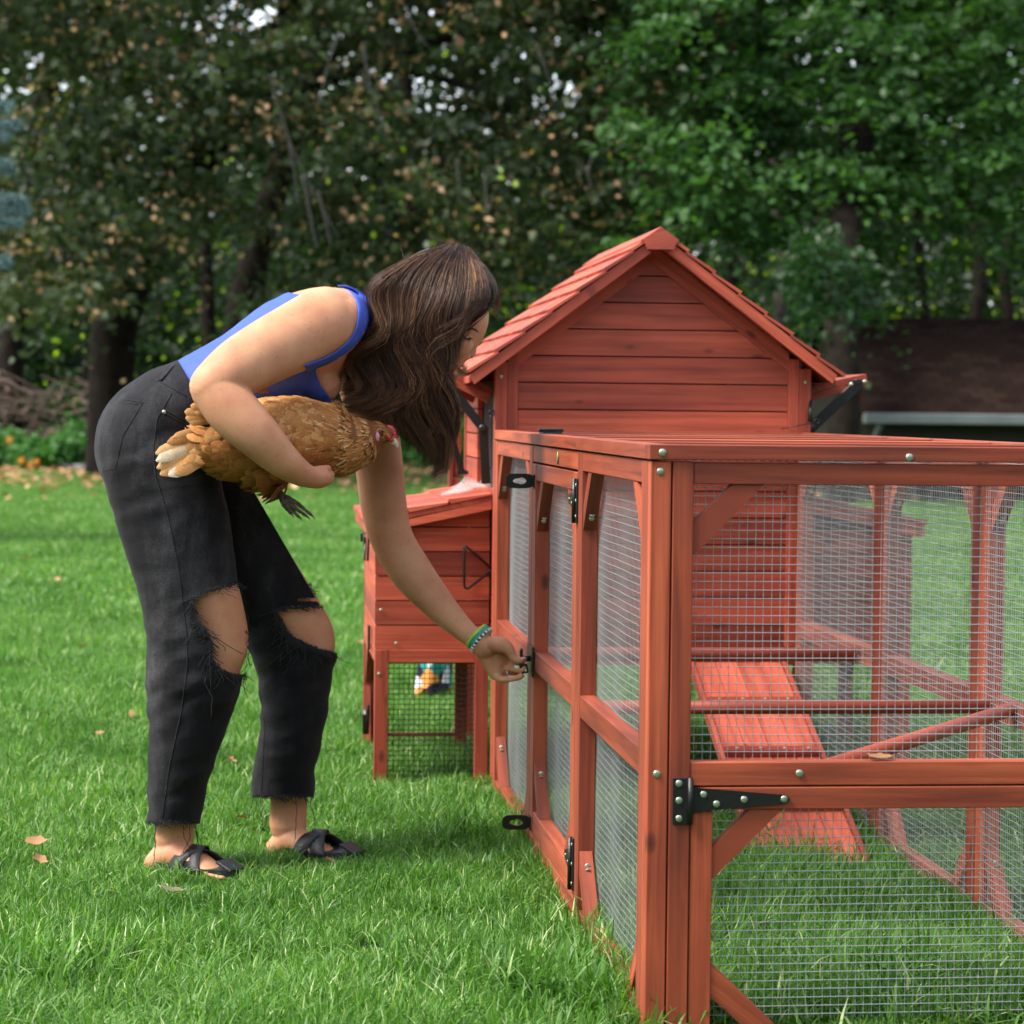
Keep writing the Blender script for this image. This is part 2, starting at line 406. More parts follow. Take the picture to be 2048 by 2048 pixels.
w = wires((.055, .031, .40), (1, 0, 0), (0, 0, 1), RX1-.11, .45, .0127, .0005, wave=lambda u, v: .002*math.sin(u*9)+.0015*noise.noise(Vector((u*5, v*5, 2))))
part(w, 'wire_mesh', ZINC, run)
mb = MB(); dx0, dx1 = .0655, RX1-.0655
mb.box((dx0, .0, .3500), (dx1, .029, .3825), 0)
for xx in (dx0, dx1-.033): mb.box((xx, .0012, .012), (xx+.033, .028, .3495), 2)
mb.box((dx0+.0335, .002, -.02), (dx1-.0335, .027, .014), 0)
for s, xx in ((1, dx0+.0333), (-1, dx1-.0333)):
    L = .105 if s > 0 else .05
    mb.prism([(xx, .004, .3495-L), (xx+s*L, .004, .3495), (xx+s*(L-.048), .004, .3495), (xx, .004, .3495-L+.048)], (0, .022, 0), L=Vector((s, 0, 1)))
    if s > 0: mb.prism([(xx, .004, .121), (xx+s*.098, .004, .0265), (xx+s*.048, .004, .0265), (xx, .004, .070)], (0, .022, 0), L=Vector((s, 0, -.8)))
part(mb, 'front_door', W_ORG, run)
w = wires((.09, .031, .03), (1, 0, 0), (0, 0, 1), RX1-.18, .335, .0127, .0005, wave=lambda u, v: .003*math.sin(u*7+1)+.002*noise.noise(Vector((u*5, v*5, 5))))
part(w, 'wire_mesh', ZINC, run)
# roof lid
mb = MB(); lz0, lz1 = .8665, .889
mb.box((-.004, -.006, lz0), (RX1+.004, .030, lz1), 0); mb.box((-.004, 2.372, lz0), (RX1+.004, 2.402, lz1), 0)
for ya, yb in ((.0305, .835), (.838, 1.57), (1.573, 2.3715)):
    for xa, xb in ((-.004, .030), (RX1-.03, RX1+.004)): mb.box((xa, ya, lz0), (xb, yb, lz1), 1)
for yy in (.80, .845, 1.545, 1.59): mb.box((.0305, yy-.017, lz0+.001), (RX1-.0305, yy+.017, lz1-.001), 0)
for yy in (.42, 1.2, 1.98): mb.box((.0305, yy-.014, lz0+.001), (RX1-.0305, yy+.014, lz1-.001), 0)
lid = part(mb, 'roof_frame', W_ORG, run)
w = wires((.02, .02, .8655), (1, 0, 0), (0, 1, 0), RX1-.04, 2.35, .0127, .0005); part(w, 'roof_mesh', ZINC, run)
# screws on front
mb = MB()
for (x, z) in ((.0155, .872+.005), (.0135, .849), (.014, .403), (.385, .873), (.228, .403), (.6, .403)): screw(mb, (x, -.0062 if z > .866 else -.0005, z), (0, -1, 0), .0058)
parts(mb, 'screw', SCREW, run)
# T hinge
mb = MB()
a = at(1345, 1555, 0); b = at(1378, 1647, 0)
mb.box((a.x, -.0045, b.z), (b.x, -.0012, a.z), ch=.0008)
mb.tube([(b.x+.0005, -.006, b.z), (b.x+.0005, -.006, a.z)], .0042, 10)
q = [at(1384, 1574, 0), at(1384, 1624, 0), at(1570, 1606, 0), at(1580, 1597, 0), at(1570, 1589, 0)]
mb.prism([(v.x, -.0045, v.z) for v in q], (0, .003, 0))
h = part(mb, 'strap_hinge', BLACK, run)
mb = MB()
for px, py in ((1357, 1566), (1357, 1600), (1357, 1636), (1406, 1588), (1432, 1607), (1487, 1598), (1567, 1597)):
    v = at(px, py, 0); screw(mb, (v.x, -.0046, v.z), (0, -1, 0), .0052)
parts(mb, 'screw', SCREW, h)
# side door hinges (near post), latch hasps (far stile)
def hinge(z0, z1, yc):
    mb = MB(); mb.box((-.0035, yc-.016, z0), (-.0005, yc+.012, z1), ch=.0006); mb.tube([(-.006, yc, z0), (-.006, yc, z1)], .0042, 8)
    zc = (z0+z1)/2
    mb.prism([(-.0035, yc+.004, z0+.02), (-.0035, yc+.004, z1-.02), (-.0035, yc+.10, zc+.007), (-.0035, yc+.10, zc-.007)], (.003, 0, 0))
    hh = part(mb, 'hinge', BLACK, run); m2 = MB()
    for dy, z in ((-.008, z0+.012), (-.008, z1-.012), (-.008, zc), (.03, zc+.012), (.05, zc-.006), (.085, zc)): m2.disc((-.0036, yc+dy, z), (-1, 0, 0), .0035, .0012)
    parts(m2, 'screw', SCREW, hh)
hinge(.735, .815, .842); hinge(.07, .165, .842)
def hasp(z):     # keyhole plate folded open, standing out from the post
    mb = MB(); yy = 1.55
    mb.box((-.003, yy-.02, z-.014), (-.0005, yy+.02, z+.014), ch=.0006)
    n_ = 22; out = []; inn = []
    for i in range(n_):
        th = 2*math.pi*i/n_; c_, s_ = math.cos(th), math.sin(th)
        out.append((-.030+.0295*np.sign(c_)*abs(c_)**.5, z+.0155*np.sign(s_)*abs(s_)**.6)); inn.append((-.030+.014*c_, z+.0055*s_*(1 if c_ < 0 else 1.3)))
    vs = []; 
    for yv in (yy-.003, yy): vs += [(x, yv, zz) for x, zz in out]+[(x, yv, zz) for x, zz in inn]
    fs = []; N2 = n_*2
    for i in range(n_):
        j = (i+1) % n_
        fs += [[i, j, n_+j, n_+i], [N2+i, N2+n_+i, N2+n_+j, N2+j], [i, N2+i, N2+j, j], [n_+i, n_+j, N2+n_+j, N2+n_+i]]
    mb.raw(vs, fs); return mb
part(hasp(.79), 'hasp', BLACK, run); part(hasp(.075), 'hasp', BLACK, run)
mb = MB(); c = Vector((-.002, 1.535, .425))                                  # turn latch
mb.box((-.005, 1.50, .385), (-.0003, 1.60, .447), ch=.001); mb.tube([(-.004, 1.54, .42), (-.022, 1.54, .42)], .006, 10)
mb.board((-.024, 1.535, .441), (-.024, 1.545, .398), .012, .006, up=(1, 0, 0)); mb.tube([(-.03, 1.54, .41), (-.012, 1.54, .405), (-.01, 1.54, .392), (-.022, 1.54, .39)], .003, 8)
part(mb, 'turn_latch', PLBLK, run)
mb = MB(); mb.disc((-.0042+.004, 1.14, .847), (-1, 0, 0), .012, .002, 24); part(mb, 'round_badge', BRASS, run)
mb = MB(); mb.box((.015, 1.52, .8895), (.055, 1.60, .8925), ch=.0008); mb.tube([(.01, 1.55, .896), (.062, 1.57, .896)], .004, 8)
part(mb, 'lid_hasp', BLACK, run)
# perches, ramp
mb = MB(); mb.tube([(.036, .75, .412), (RX1-.032, .75, .412)], .0125, 14); part(mb, 'perch', W_RED, run)
mb = MB(); mb.tube([(.036, 1.75, .408), (RX1-.032, 1.75, .408)], .0155, 14); part(mb, 'perch', W_RED, run)
mb = MB(); mb.tube([(RX1-.03, .62, .424), (.22, .06, .385)], .0125, 14); part(mb, 'perch', W_RED, run)

# ------------------------------------------------------------------ coop
coop = empty('chicken_coop', (.39, 2.42, 0), 'tall red gabled chicken coop with shingle roof and nesting boxes behind the mesh run', 'chicken coop')
CY, CB, CW = 2.42, 3.30, .78          # front plane, back, width
SLP = 37.2
def roofz(x, off=0): return 1.371-abs(x-.386)*math.tan(R(SLP))-off
mb = MB()
for x0, x1 in ((0, .0300), (.0305, .056), (.724, .7495), (.75, .78)):
    z1 = roofz(x0 if x0 < .4 else x1)-.026
    mb.box((x0, CY-.004 if x0 in (0, .75) else CY-.002, .0 if x0 in (0, .75) else .36), (x1, CY+.03, z1), 2)
for x0 in (0, .75): mb.box((x0, CB-.03, 0), (x0+.03, CB, 1.0), 2)
parts(mb, 'corner_post', W_RED, coop)
mb = MB(); z = .352; hgt = .0655
while z < 1.34:
    z1 = min(z+hgt-.0034, 1.36); zc0, zc1 = roofz(0)-.03, 0
    hw = lambda zz: max(0, min(.3345, (1.372-.012-zz)/math.tan(R(SLP))))
    a0, a1 = hw(z), hw(z1)
    if a0 > .01:
        a1 = max(a1, .001)
        mb.prism([(.389-a0, CY+.004, z), (.389+a0, CY+.004, z), (.389+a1, CY+.004, z1), (.389-a1, CY+.004, z1)], (0, .014, 0), L=0)
    z += hgt
part(mb, 'front_siding', W_RED, coop)
mb = MB(); mb.prism([(.05, CY+.0145, .36), (.73, CY+.0145, .36), (.73, CY+.0145, 1.10), (.389, CY+.0145, 1.33), (.05, CY+.0145, 1.10)], (0, .006, 0)); part(mb, 'front_backing', simple('dark_gap_wood', (.05, .012, .008), .9), coop)
# gable inner trim (following the slope) and bargeboards
mb = MB()
for s in (-1, 1):
    xe = .389+s*.335; P = lambda x, o: (x, CY-.001, roofz(x, o))
    mb.prism([P(.386, .03), P(xe, .03), P(xe, .075), P(.386, .075)], (0, .004, 0), L=Vector((s, 0, -.7)))
part(mb, 'gable_trim', W_RED, coop)
RY0, RYB = 2.335, 3.40
mb = MB()
for s in (-1, 1):
    xe = .386+s*(.440 if s > 0 else .455); P = lambda x, o: (x, RY0, roofz(x, o))
    mb.prism([P(.386, .006), P(xe, .006), P(xe-s*.012, .036), P(.386, .036)], (0, .022, 0), L=Vector((s, 0, -.7)))
    mb.prism([(v[0], RYB-.022, v[2]) for v in [P(.386, .006), P(xe, .006), P(xe-s*.012, .036), P(.386, .036)]], (0, .022, 0), L=Vector((s, 0, -.7)))
    mb.prism([(.386, RY0+.0225, roofz(.386, .010)), (xe, RY0+.0225, roofz(xe, .010)), (xe, RY0+.0225, roofz(xe, .024)), (.386, RY0+.0225, roofz(.386, .024))], (0, RYB-RY0-.046, 0), L=Vector((s, 0, -.7)))
rf = part(mb, 'roof', W_RED, coop)
mb = MB(); sl = Vector((math.cos(R(SLP)), 0, -math.sin(R(SLP)))); nrow = 7; span = .448/math.cos(R(SLP))+.006
for s in (-1, 1):
    D = Vector((s*sl.x, 0, sl.z)); Nn = Vector((s*math.sin(R(SLP)), 0, math.cos(R(SLP))))
    for k in range(nrow):
        a = k*span/nrow; b = (k+1)*span/nrow+.004
        y = RY0-.004
        while y < RYB-.01:
            wdt = min(random.uniform(.10, .125), RYB-y)
            o0 = Vector((.386, y, 1.371)); t_ = random.uniform(-.0012, .0012)
            A = o0+D*a-Nn*.004; B = o0+D*(b+t_)+Nn*.007
            mb.prism([A, A+Nn*.005, B+Nn*.002, B-Nn*.006], (0, wdt-.003, 0), L=D); y += wdt
part(mb, 'shingles', W_SHG, rf)
mb = MB()
cx, cz = .386, 1.366
pen = [(cx, RY0-.018, cz+.014), (cx+.042, RY0-.018, cz-.016), (cx+.031, RY0-.018, cz-.040), (cx-.031, RY0-.018, cz-.040), (cx-.042, RY0-.018, cz-.016)]
mb.prism(pen, (0, .014, 0), L=Vector((1, 0, .2)))
for s in (-1, 1):
    mb.prism([(cx, RY0-.0045, cz+.014), (cx+s*.047, RY0-.0045, cz-.018), (cx+s*.045, RY0-.0045, cz-.026), (cx, RY0-.0045, cz+.004)], (0, RYB-RY0+.01, 0), L=1)
part(mb, 'ridge_cap', W_SHG, rf)
mb = MB(); screw(mb, (.014, CY-.0045, roofz(0)-.06), (0, -1, 0), .0045); screw(mb, (.766, CY-.0045, roofz(.78)-.06), (0, -1, 0), .0045); parts(mb, 'screw', SCREW, coop)
# side, back walls and floor (with flap openings)
for X in (.004, .762):
    mb = MB()
    z = .352
    while z < 1.06:
        z1 = min(z+hgt-.0034, 1.09)
        segs = [(CY+.03, CB-.03)] if not (.70 < z+.02 < 1.0) else [(CY+.03, CY+.075), (CB-.36, CB-.03)]
        for a, b in segs: mb.box((X, a, z), (X+.014, b, z1), 1)
        z += hgt
    part(mb, 'side_siding', W_RED, coop)
z = .352; mb = MB()
while z < 1.05: mb.box((.03, CB-.018, z), (.75, CB-.004, z+hgt-.0034), 0); z += hgt
part(mb, 'back_siding', W_RED, coop); mb = MB(); mb.box((.02, CY+.02, .34), (.76, CB-.02, .352), 0)
part(mb, 'floor_board', W_RED, coop)
# rear side wing on the left
mb = MB(); a = at(899, 802, 3.36); 
x0 = a.x; x1 = .0
mb.box((x0, 3.355, .55), (x0+.012, 3.385, a.z), 2)
mb.box((x0+.0125, 3.352, a.z-.03), (x1, 3.388, a.z), 0)
z = .55
while z < a.z-.05: mb.box((x0+.0125, 3.36, z), (x1-.004, 3.38, min(z+hgt-.0034, a.z-.031)), 0); z += hgt
part(mb, 'rear_wing', W_RED, coop)
mb = MB(); mb.box((x0-.018, 3.35, a.z-.034), (x0-.0005, 3.39, a.z-.004), ch=.003); part(mb, 'black_corner_cap', PLBLK, coop)
# flaps propped open on both sides
for s, X in ((-1, 0.0), (1, .78)):
    zh = .985 if s > 0 else .975; xo = X+s*(.162 if s > 0 else .15); zo = zh+.036 if s > 0 else zh+.062
    y0, y1 = CY+.085, CB-.375
    mb = MB(); U = Vector((xo-X, 0, zo-zh)).normalized(); Nz = Vector((-U.z*s, 0, U.x*s)) if s > 0 else Vector((U.z, 0, -U.x))
    if Nz.z < 0: Nz = -Nz
    A = Vector((X+s*.002, y0, zh)); Bq = Vector((xo, y0, zo))
    mb.prism([A, Bq, Bq+Nz*.016, A+Nz*.016], (0, y1-y0, 0), L=1)
    mb.prism([A-Nz*.022, A-Nz*.001, Bq-Nz*.001, Bq-Nz*.012], (0, .02, 0), L=0)
    mb.prism([v+Vector((0, y1-y0-.02, 0)) for v in (A-Nz*.022, A-Nz*.001, Bq-Nz*.001, Bq-Nz*.012)], (0, .02, 0), L=0)
    fl = part(mb, 'flap', W_RED, coop)
    mb = MB(); yy = y0+.01
    p1 = Bq-Nz*.006+Vector((-s*.02, .0, 0)); p2 = Vector((X+s*.02, yy, zh-.085)); p3 = Vector((X+s*.012, yy, zh-.22))
    p1.y = yy-.014; p2.y = p3.y = yy-.012
    mb.board(p1, p2, .022 if s < 0 else .026, .003, up=(0, 1, 0)); mb.board(p2, p3, .022, .003, up=(0, 1, 0)); mb.disc(p2+Vector((0, -.002, 0)), (0, -1, 0), .012, .003)
    mb.board(p1+Vector((-s*.028, -.002, -.001)), p1+Vector((s*.012, -.002, .004)), .010, .003, up=(0, 1, 0))
    if s < 0:
        mb.board(p1+Vector((.01, .3, -.01)), Vector((X-.045, yy+.3, zh-.2)), .016, .003, up=(0, 1, 0)); mb.box((X-.06, yy+.29, zh-.205), (X-.03, yy+.3, zh-.195))
    parts(mb, 'stay_arm', BLACK, fl)
    mb = MB()
    for k in (-.028+.004, .010): mb.disc(p1+Vector((k*s, -.005, k*.2)), (0, -1, 0), .0055, .003)
    parts(mb, 'screw', SCREW, fl)
mb = MB(); mb.box((.02, CY+.04, .60), (.76, CB-.04, 1.0)); part(mb, 'interior_shade_block', simple('interior_shade_black', (.004, .004, .004), .95), coop)  # black box fills the inside, standing in for the shade there
# hook on the left corner, pin on the right corner
mb = MB(); mb.tube([(-.006, CY-.004, .93), (-.012, CY-.01, .925), (-.010, CY-.012, .915), (-.008, CY-.01, .80), (-.014, CY-.01, .79)], .0018, 6)
mb.tube([Vector((-.008, CY-.01, .93))+Vector((math.cos(a)*.007, 0, math.sin(a)*.007)) for a in np.linspace(0, 6.2, 12)], .0018, 6, cap=False)
part(mb, 'hook', BLACK, coop)
p1 = at(1562, 858, CY-.03); p2 = at(1638, 843, CY-.03); mb = MB(); mb.tube([p1, p2], .0016, 6); mb.tube([p2+Vector((math.cos(a)*.006-.006, 0, math.sin(a)*.006)) for a in np.linspace(0, 6.2, 12)], .0018, 6, cap=False)
mb.tube([p2+Vector((-.02, .01, 0)), p2+Vector((-.014, .03, .05))], .006, 8); part(mb, 'prop_rod', BLACK, coop)
# understructure: legs and black mesh between
mb = MB()
for X in (.0, .75): mb.box((X, 2.9, 0), (X+.03, 2.93, .338), 2)
mb.box((.0305, CY, .316), (.7495, CY+.026, .3395), 0); mb.box((.03, CB-.028, .316), (.75, CB-.004, .338), 0)
for X in (.002, .752): mb.box((X, CY+.031, .316), (X+.026, CB-.031, .338), 1)
parts(mb, 'base_rail', W_RED, coop)
w = wires((.03, CB-.01, .0), (1, 0, 0), (0, 0, 1), .72, .32, .019, .0007); part(w, 'back_wire_mesh', WIREB, coop)
# nesting boxes: left and right
def nest(s, X):
    N = MB(); ya, yb, wd = 2.50, 3.14, .283; fx = lambda u: X+s*u
    def bx(a, b, L=None): N.box((min(fx(a[0]), fx(b[0])), a[1], a[2]), (max(fx(a[0]), fx(b[0])), b[1], b[2]), L)
    # front siding boards
    z = .347; k = 0; top = lambda u: .712-.2*u
    while z < .71:
        z1 = z+.0605
        for yy in (ya+.003, yb-.017):
            u1 = min(wd-.001, (.712-z)/.2); 
            if u1 > .01: 
                pz = [(fx(.001), yy, z), (fx(u1), yy, z), (fx(u1), yy, min(z1-.003, top(u1))), (fx(min(u1, max(.001, (.712-z1)/.2))), yy, min(z1-.003, .712)), (fx(.001), yy, min(z1-.003, .712))]
                N.prism(pz if s > 0 else pz, (0, .014, 0), L=0)
        if z1 < .68: bx((wd-.016, ya+.0175, z), (wd-.002, yb-.0175, z1-.002), 1)
        z += .0605
    bx((.002, ya+.018, .338), (wd-.017, yb-.018, .3465), 1)
    w0 = part(N, 'nest_box_siding', W_RED, coop); N = MB()
    for yy in (ya, yb-.03):
        for u in (0.001, wd-.034): N.box((min(fx(u), fx(u+.033)), yy, 0), (max(fx(u), fx(u+.033)), yy+.028, .3455 if u < .1 else .3455), 2)
        bx((.0345, yy+.001, .313), (wd-.0345, yy+.025, .3455), 0)
    bx((wd-.026, ya+.0285, .313), (wd-.001, yb-.0305, .3455), 1)
    for yy, q in ((ya+.0285, 1), (yb-.0305, -1)):     # arched side braces
        N.prism([(fx(wd-.006), yy, .312), (fx(wd-.006), yy+q*.10, .312), (fx(wd-.006), yy, .20)], (s*-.016, 0, 0), L=2)
        N.prism([(fx(wd-.004), yy, .0), (fx(wd-.004), yy+q*.05, 0), (fx(wd-.004), yy, .19)], (s*-.016, 0, 0), L=2)
    N.box((min(fx(.03), fx(wd-.03)), yb-.02, .05), (max(fx(.03), fx(wd-.03)), yb-.01, .06))
    parts(N, 'nest_box_leg', W_RED, coop)
    bm_ = wires((min(fx(.03), fx(wd-.03)), ya+.012, .0), (1, 0, 0), (0, 0, 1), wd-.06, .32, .0127, .0008); part(bm_, 'wire_mesh', WIREB, coop)
    # pitched lid
    N = MB(); y0, y1 = ya-.03, yb+.03; uo = wd+.022
    A = (fx(0.0), .728); B = (fx(uo), .728-.215*uo)
    N.prism([(A[0], y0, A[1]-.013), (B[0], y0, B[1]-.013), (B[0], y0, B[1]), (A[0], y0, A[1])], (0, y1-y0, 0), L=1)
    N.prism([(A[0], y0-.003, A[1]-.034), (B[0]-s*.02, y0-.003, B[1]-.030), (B[0]-s*.02, y0-.003, B[1]-.0135), (A[0], y0-.003, A[1]-.0135)], (0, .02, 0), L=0)
    N.prism([(B[0]-s*.018, y0-.001, B[1]-.030), (B[0]-s*.0005, y0-.001, B[1]-.030), (B[0]-s*.0005, y0-.001, B[1]-.0135), (B[0]-s*.018, y0-.001, B[1]-.0135)], (0, y1-y0, 0), L=1)
    ld = part(N, 'nest_box_lid', W_RED, coop); N = MB()
    for k in range(3):
        a = k*uo/3; b = (k+1)*uo/3+.006; y = y0-.003
        while y < y1:
            wv = min(random.uniform(.09, .12), y1+.003-y)
            if wv < .02: break
            za, zb = .728-.215*a, .728-.215*b
            N.prism([(fx(a), y, za+.001), (fx(b), y, zb+.001), (fx(b), y, zb+.013), (fx(a), y, za+.005)], (0, wv-.003, 0), L=Vector((1, 0, -.19*s))); y += wv
    part(N, 'shingles', W_SHG, ld)
nest(-1, -.0005); nest(1, .7805)
mb = MB(); v = [at(a_, b_, 2.495) for a_, b_ in ((982, 1136), (931, 1092), (928, 1170), (931, 1176), (935, 1177), (982, 1141))]
v = [Vector((p.x, 2.488, p.z)) for p in v]; mb.tube([v[0], v[0]*.15+v[1]*.85, v[1], v[1]+Vector((-.004, 0, -.004)), v[2], v[3], v[4], v[5]], .0033, 8)
part(mb, 'triangle_handle', BLACK, coop)
mb = MB()
for px, py in ((762, 1220), (792, 1287), (758, 1348)): p = at(px, py, 2.5); screw(mb, (p.x, 2.4995, p.z), (0, -1, 0), .0042)
parts(mb, 'screw', SCREW, coop)
mb = MB(); p = at(733, 1083, 2.53); mb.box((p.x-.008, 2.50, p.z-.012), (p.x-.002, 2.56, p.z+.012), ch=.001)
mb.tube([p+Vector((-.012, 0, .0)), p+Vector((-.012, 0, .02)), p+Vector((0.004, -.03, .022)), p+Vector((.002, -.03, -.045)), p+Vector((-.006, -.03, -.045)), p+Vector((-.004, -.03, -.004))], .0028, 8)
part(mb, 'lid_latch', BLACK, coop)
mb = MB(); p = at(727, 1300, 2.7); mb.box((-.292, 2.66, .33), (-.286, 2.70, .39), ch=.001); mb.box((-.292, 2.66, .14), (-.286, 2.69, .19), ch=.001); mb.tube([(-.30, 2.56, .19), (-.30, 2.56, .13)], .008, 8); mb.board((-.305, 2.56, .18), (-.305, 2.56, .14), .02, .008, up=(1, 0, 0))
parts(mb, 'side_catch', PLBLK, coop)
# ramp
ramp_o = MB(); T0, T1 = Vector((.474, 2.39, .335)), Vector((.436, 1.34, .016)); Wd = Vector((.240, 0, 0))
dr = (T1-T0); nrm = Wd.cross(dr).normalized(); nrm = nrm if nrm.z > 0 else -nrm
side = Vector((1, 0, 0))
for k in range(4):
    a = T0+side*(.012+.054*k+.027); b = T1+side*(.012+.054*k+.027); ramp_o.board(a, b, .0530, .010, up=nrm, tint=.72)
for k in (0, 1):
    off = side*(.006 if k == 0 else .234); ramp_o.board(T0+off+nrm*.002, T1+off+nrm*.002, .011, .022, up=nrm)
for f_ in (.02, .27, .52, .77):
    c = T0+dr*f_+nrm*.0135; ramp_o.board(c+side*.013, c+side*.227, .024, .018, up=nrm, tint=.0)  # darkest tint on the cleats paints in their shadow lines
part(ramp_o, 'ramp', W_SHG, coop)
mb = MB()
for f_ in (.27, .52, .77):
    for k in range(4): screw(mb, T0+dr*f_+nrm*.0226+side*(.04+.054*k), nrm, .004)
parts(mb, 'screw', SCREW, coop)
# plastic bag lying on the nest box roof
PLAST, t, p_, o_ = NT('clear_film'); p_.inputs['Roughness'].default_value = .12; p_.inputs['Alpha'].default_value = .14; p_.inputs['Base Color'].default_value = (.85, .8, .82, 1); p_.inputs['Specular IOR Level'].default_value = .9
q = [at(880, 990, 2.62), at(934, 962, 2.72), at(983, 985, 2.62), at(920, 1003, 2.54)]
mb = MB(); n_ = 14; vs = []
for i in range(n_+1):
    for j in range(n_+1):
        u, v_ = i/n_, j/n_; pt = (q[0]*(1-u)+q[3]*u)*(1-v_)+(q[1]*(1-u)+q[2]*u)*v_
        zr = .731+.215*min(pt.x, 0)+.014; pt.z = max(zr, zr+.012*noise.noise(Vector((u*3, v_*3, 1)))+.022*v_*(1-u)+.008*abs(noise.noise(Vector((u*8, v_*8, 4))))); vs.append(pt)
fs = [[i*(n_+1)+j, i*(n_+1)+j+1, (i+1)*(n_+1)+j+1, (i+1)*(n_+1)+j] for i in range(n_) for j in range(n_)]
mb.raw(vs, fs, smooth=True); mb.raw([v+Vector((0, 0, .004+.004*math.sin(i))) for i, v in enumerate(vs)], fs, smooth=True)
tag(mb.build('plastic_bag', PLAST, loc=q[0]), 'small clear plastic bag lying crumpled on the left nesting box roof', 'plastic bag')

# ------------------------------------------------------------------ woods behind the lawn
BARK = simple('dark_bark', (.013, .010, .008), .95, 0, .8, 14, .45, 7, .08)
BARKG = simple('grey_bark', (.045, .04, .034), .95, 0, .8, 14, .4, 6, .08)
TWIG = simple('grey_twig', (.055, .05, .045), .8)
L_OLIVE = leafmat('olive_leaves', (.006, .017, .005), (.085, .118, .050), (.58, .36, .21), .3, .45)
L_MAPLE = leafmat('maple_leaves', (.005, .026, .006), (.068, .155, .044), None, .35, .45)
L_REAR = leafmat('rear_leaves', (.004, .014, .003), (.012, .040, .006), (.30, .46, .03), .4, .5, tcol=(2.2, 2.4, .5))  # lime end of the ramp paints sunlight into some leaves
L_WEED = leafmat('weed_leaves', (.02, .09, .015), (.07, .20, .04), None, .3, .5)
L_BLUE = leafmat('spruce_needles', (.03, .07, .08), (.22, .34, .36), None, .1, .55)
L_DRY = leafmat('dry_leaves', (.16, .07, .03), (.45, .24, .12), (.6, .42, .22), .15, .6, tcol=(1.2, 1, .8))
L_PALE = leafmat('pale_leaf', (.62, .50, .34), (.85, .74, .54), None, .2, .6, tcol=(1, 1, .9))
def leafmesh(name, C, Nn, D, S, tint, mat, parent=None, asp=.62, fold=.18, loc=None, droop=.0):
    n = len(C); Nn = Nn/np.linalg.norm(Nn, axis=1)[:, None]
    D = D-Nn*np.sum(D*Nn, 1)[:, None]; D = D/(np.linalg.norm(D, axis=1)[:, None]+1e-9); Sd = np.cross(Nn, D); S = S[:, None]
    up = Nn*S*fold*.5
    V = np.stack([C-D*S*.5, C-Sd*S*asp*.5+up-D*S*.08, C+D*S*.5-Nn*S*droop, C+Sd*S*asp*.5+up-D*S*.08], 1).reshape(-1, 3)
    me = bpy.data.meshes.new(name); off = np.array(loc if loc is not None else (0, 0, 0), float)
    me.vertices.add(4*n); me.vertices.foreach_set('co', (V-off).astype(np.float32).ravel())
    b = np.arange(n)[:, None]*4; I = np.concatenate([b+np.array([[0, 2, 1]]), b+np.array([[0, 3, 2]])], 1).ravel()
    me.loops.add(6*n); me.loops.foreach_set('vertex_index', I.astype(np.int32))
    me.polygons.add(2*n); me.polygons.foreach_set('loop_start', (np.arange(2*n)*3).astype(np.int32)); me.polygons.foreach_set('loop_total', np.full(2*n, 3, np.int32))
    a = me.attributes.new('tint', 'FLOAT', 'FACE'); a.data.foreach_set('value', np.repeat(tint, 2).astype(np.float32))
    me.update(calc_edges=True); me.materials.append(mat)
    o = bpy.data.objects.new(name, me); COL.objects.link(o); W0[o.name] = Vector(off); o.location = Vector(off)
    if parent is not None: o.parent = parent; o.location = Vector(off)-W0.get(parent.name, parent.location)
    return o
def sprays(centers, per, rad, size, g, flat=.3, tanf=0., lift=.5, tan_clump=True):
    """leaf clusters: flattened sprays round every centre"""
    k = len(centers); n = k*per
    c = np.repeat(centers, per, 0); r = g.normal(0, 1, (n, 3))*np.array([1, 1, flat])*rad*np.repeat(g.uniform(.6, 1.3, k), per)[:, None]
    r[:, 2] -= .25*(r[:, 0]**2+r[:, 1]**2)/rad
    N = np.stack([g.normal(0, .55, n), g.normal(-.15, .55, n), np.abs(g.normal(lift, .4, n))+.1], -1)
    D = r*np.array([1, 1, .3])+g.normal(0, .4, (n, 3))*rad; D[:, 2] -= rad*.5
    S = size*g.uniform(.6, 1.25, n)
    base = np.repeat(g.uniform(0, .65, k), per)+g.uniform(0, .22, n); 
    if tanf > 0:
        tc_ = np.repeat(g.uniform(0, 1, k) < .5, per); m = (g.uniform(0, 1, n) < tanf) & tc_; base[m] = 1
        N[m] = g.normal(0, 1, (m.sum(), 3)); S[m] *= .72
    return c+r, N, D, S, np.clip(base, 0, 1)
def limb(mb, pts, r0, r1, n=10, wob=.0):
    pts = [Vector(p) for p in pts]; out = []; m = 6
    P = [pts[0]]+pts+[pts[-1]]
    for i in range(1, len(P)-2):
        for k in range(m):
            u = k/m; a, b, c, d = P[i-1], P[i], P[i+1], P[i+2]
            out.append(.5*((2*b)+(c-a)*u+(2*a-5*b+4*c-d)*u*u+(3*b-a-3*c+d)*u**3))
    out.append(pts[-1])
    rs = [(r0+(r1-r0)*i/(len(out)-1))*(1+wob*noise.noise(out[i]*3)) for i in range(len(out))]
    mb.tube(out, rs, n)
def dd(x, y, Y): return at(x*1.06004, y*1.06004, Y)          # photo position in the 1932-px view
def tree(name, base, label, cat, trunk_pts, r0, r1, limbs, leafsets, lmat, bmat, seed, group=None):
    root = empty(name, base, label, cat, group); mb = MB()
    limb(mb, trunk_pts, r0, r1, 12, .15)
    for lp, a, b in limbs: limb(mb, lp, a, b, 8, .1)
    part(mb, 'trunk', bmat, root)
    C, N, D, S, T = [np.concatenate(q) for q in zip(*leafsets)]
    leafmesh('crown', C, N, D, S, T, lmat, root)
    return root
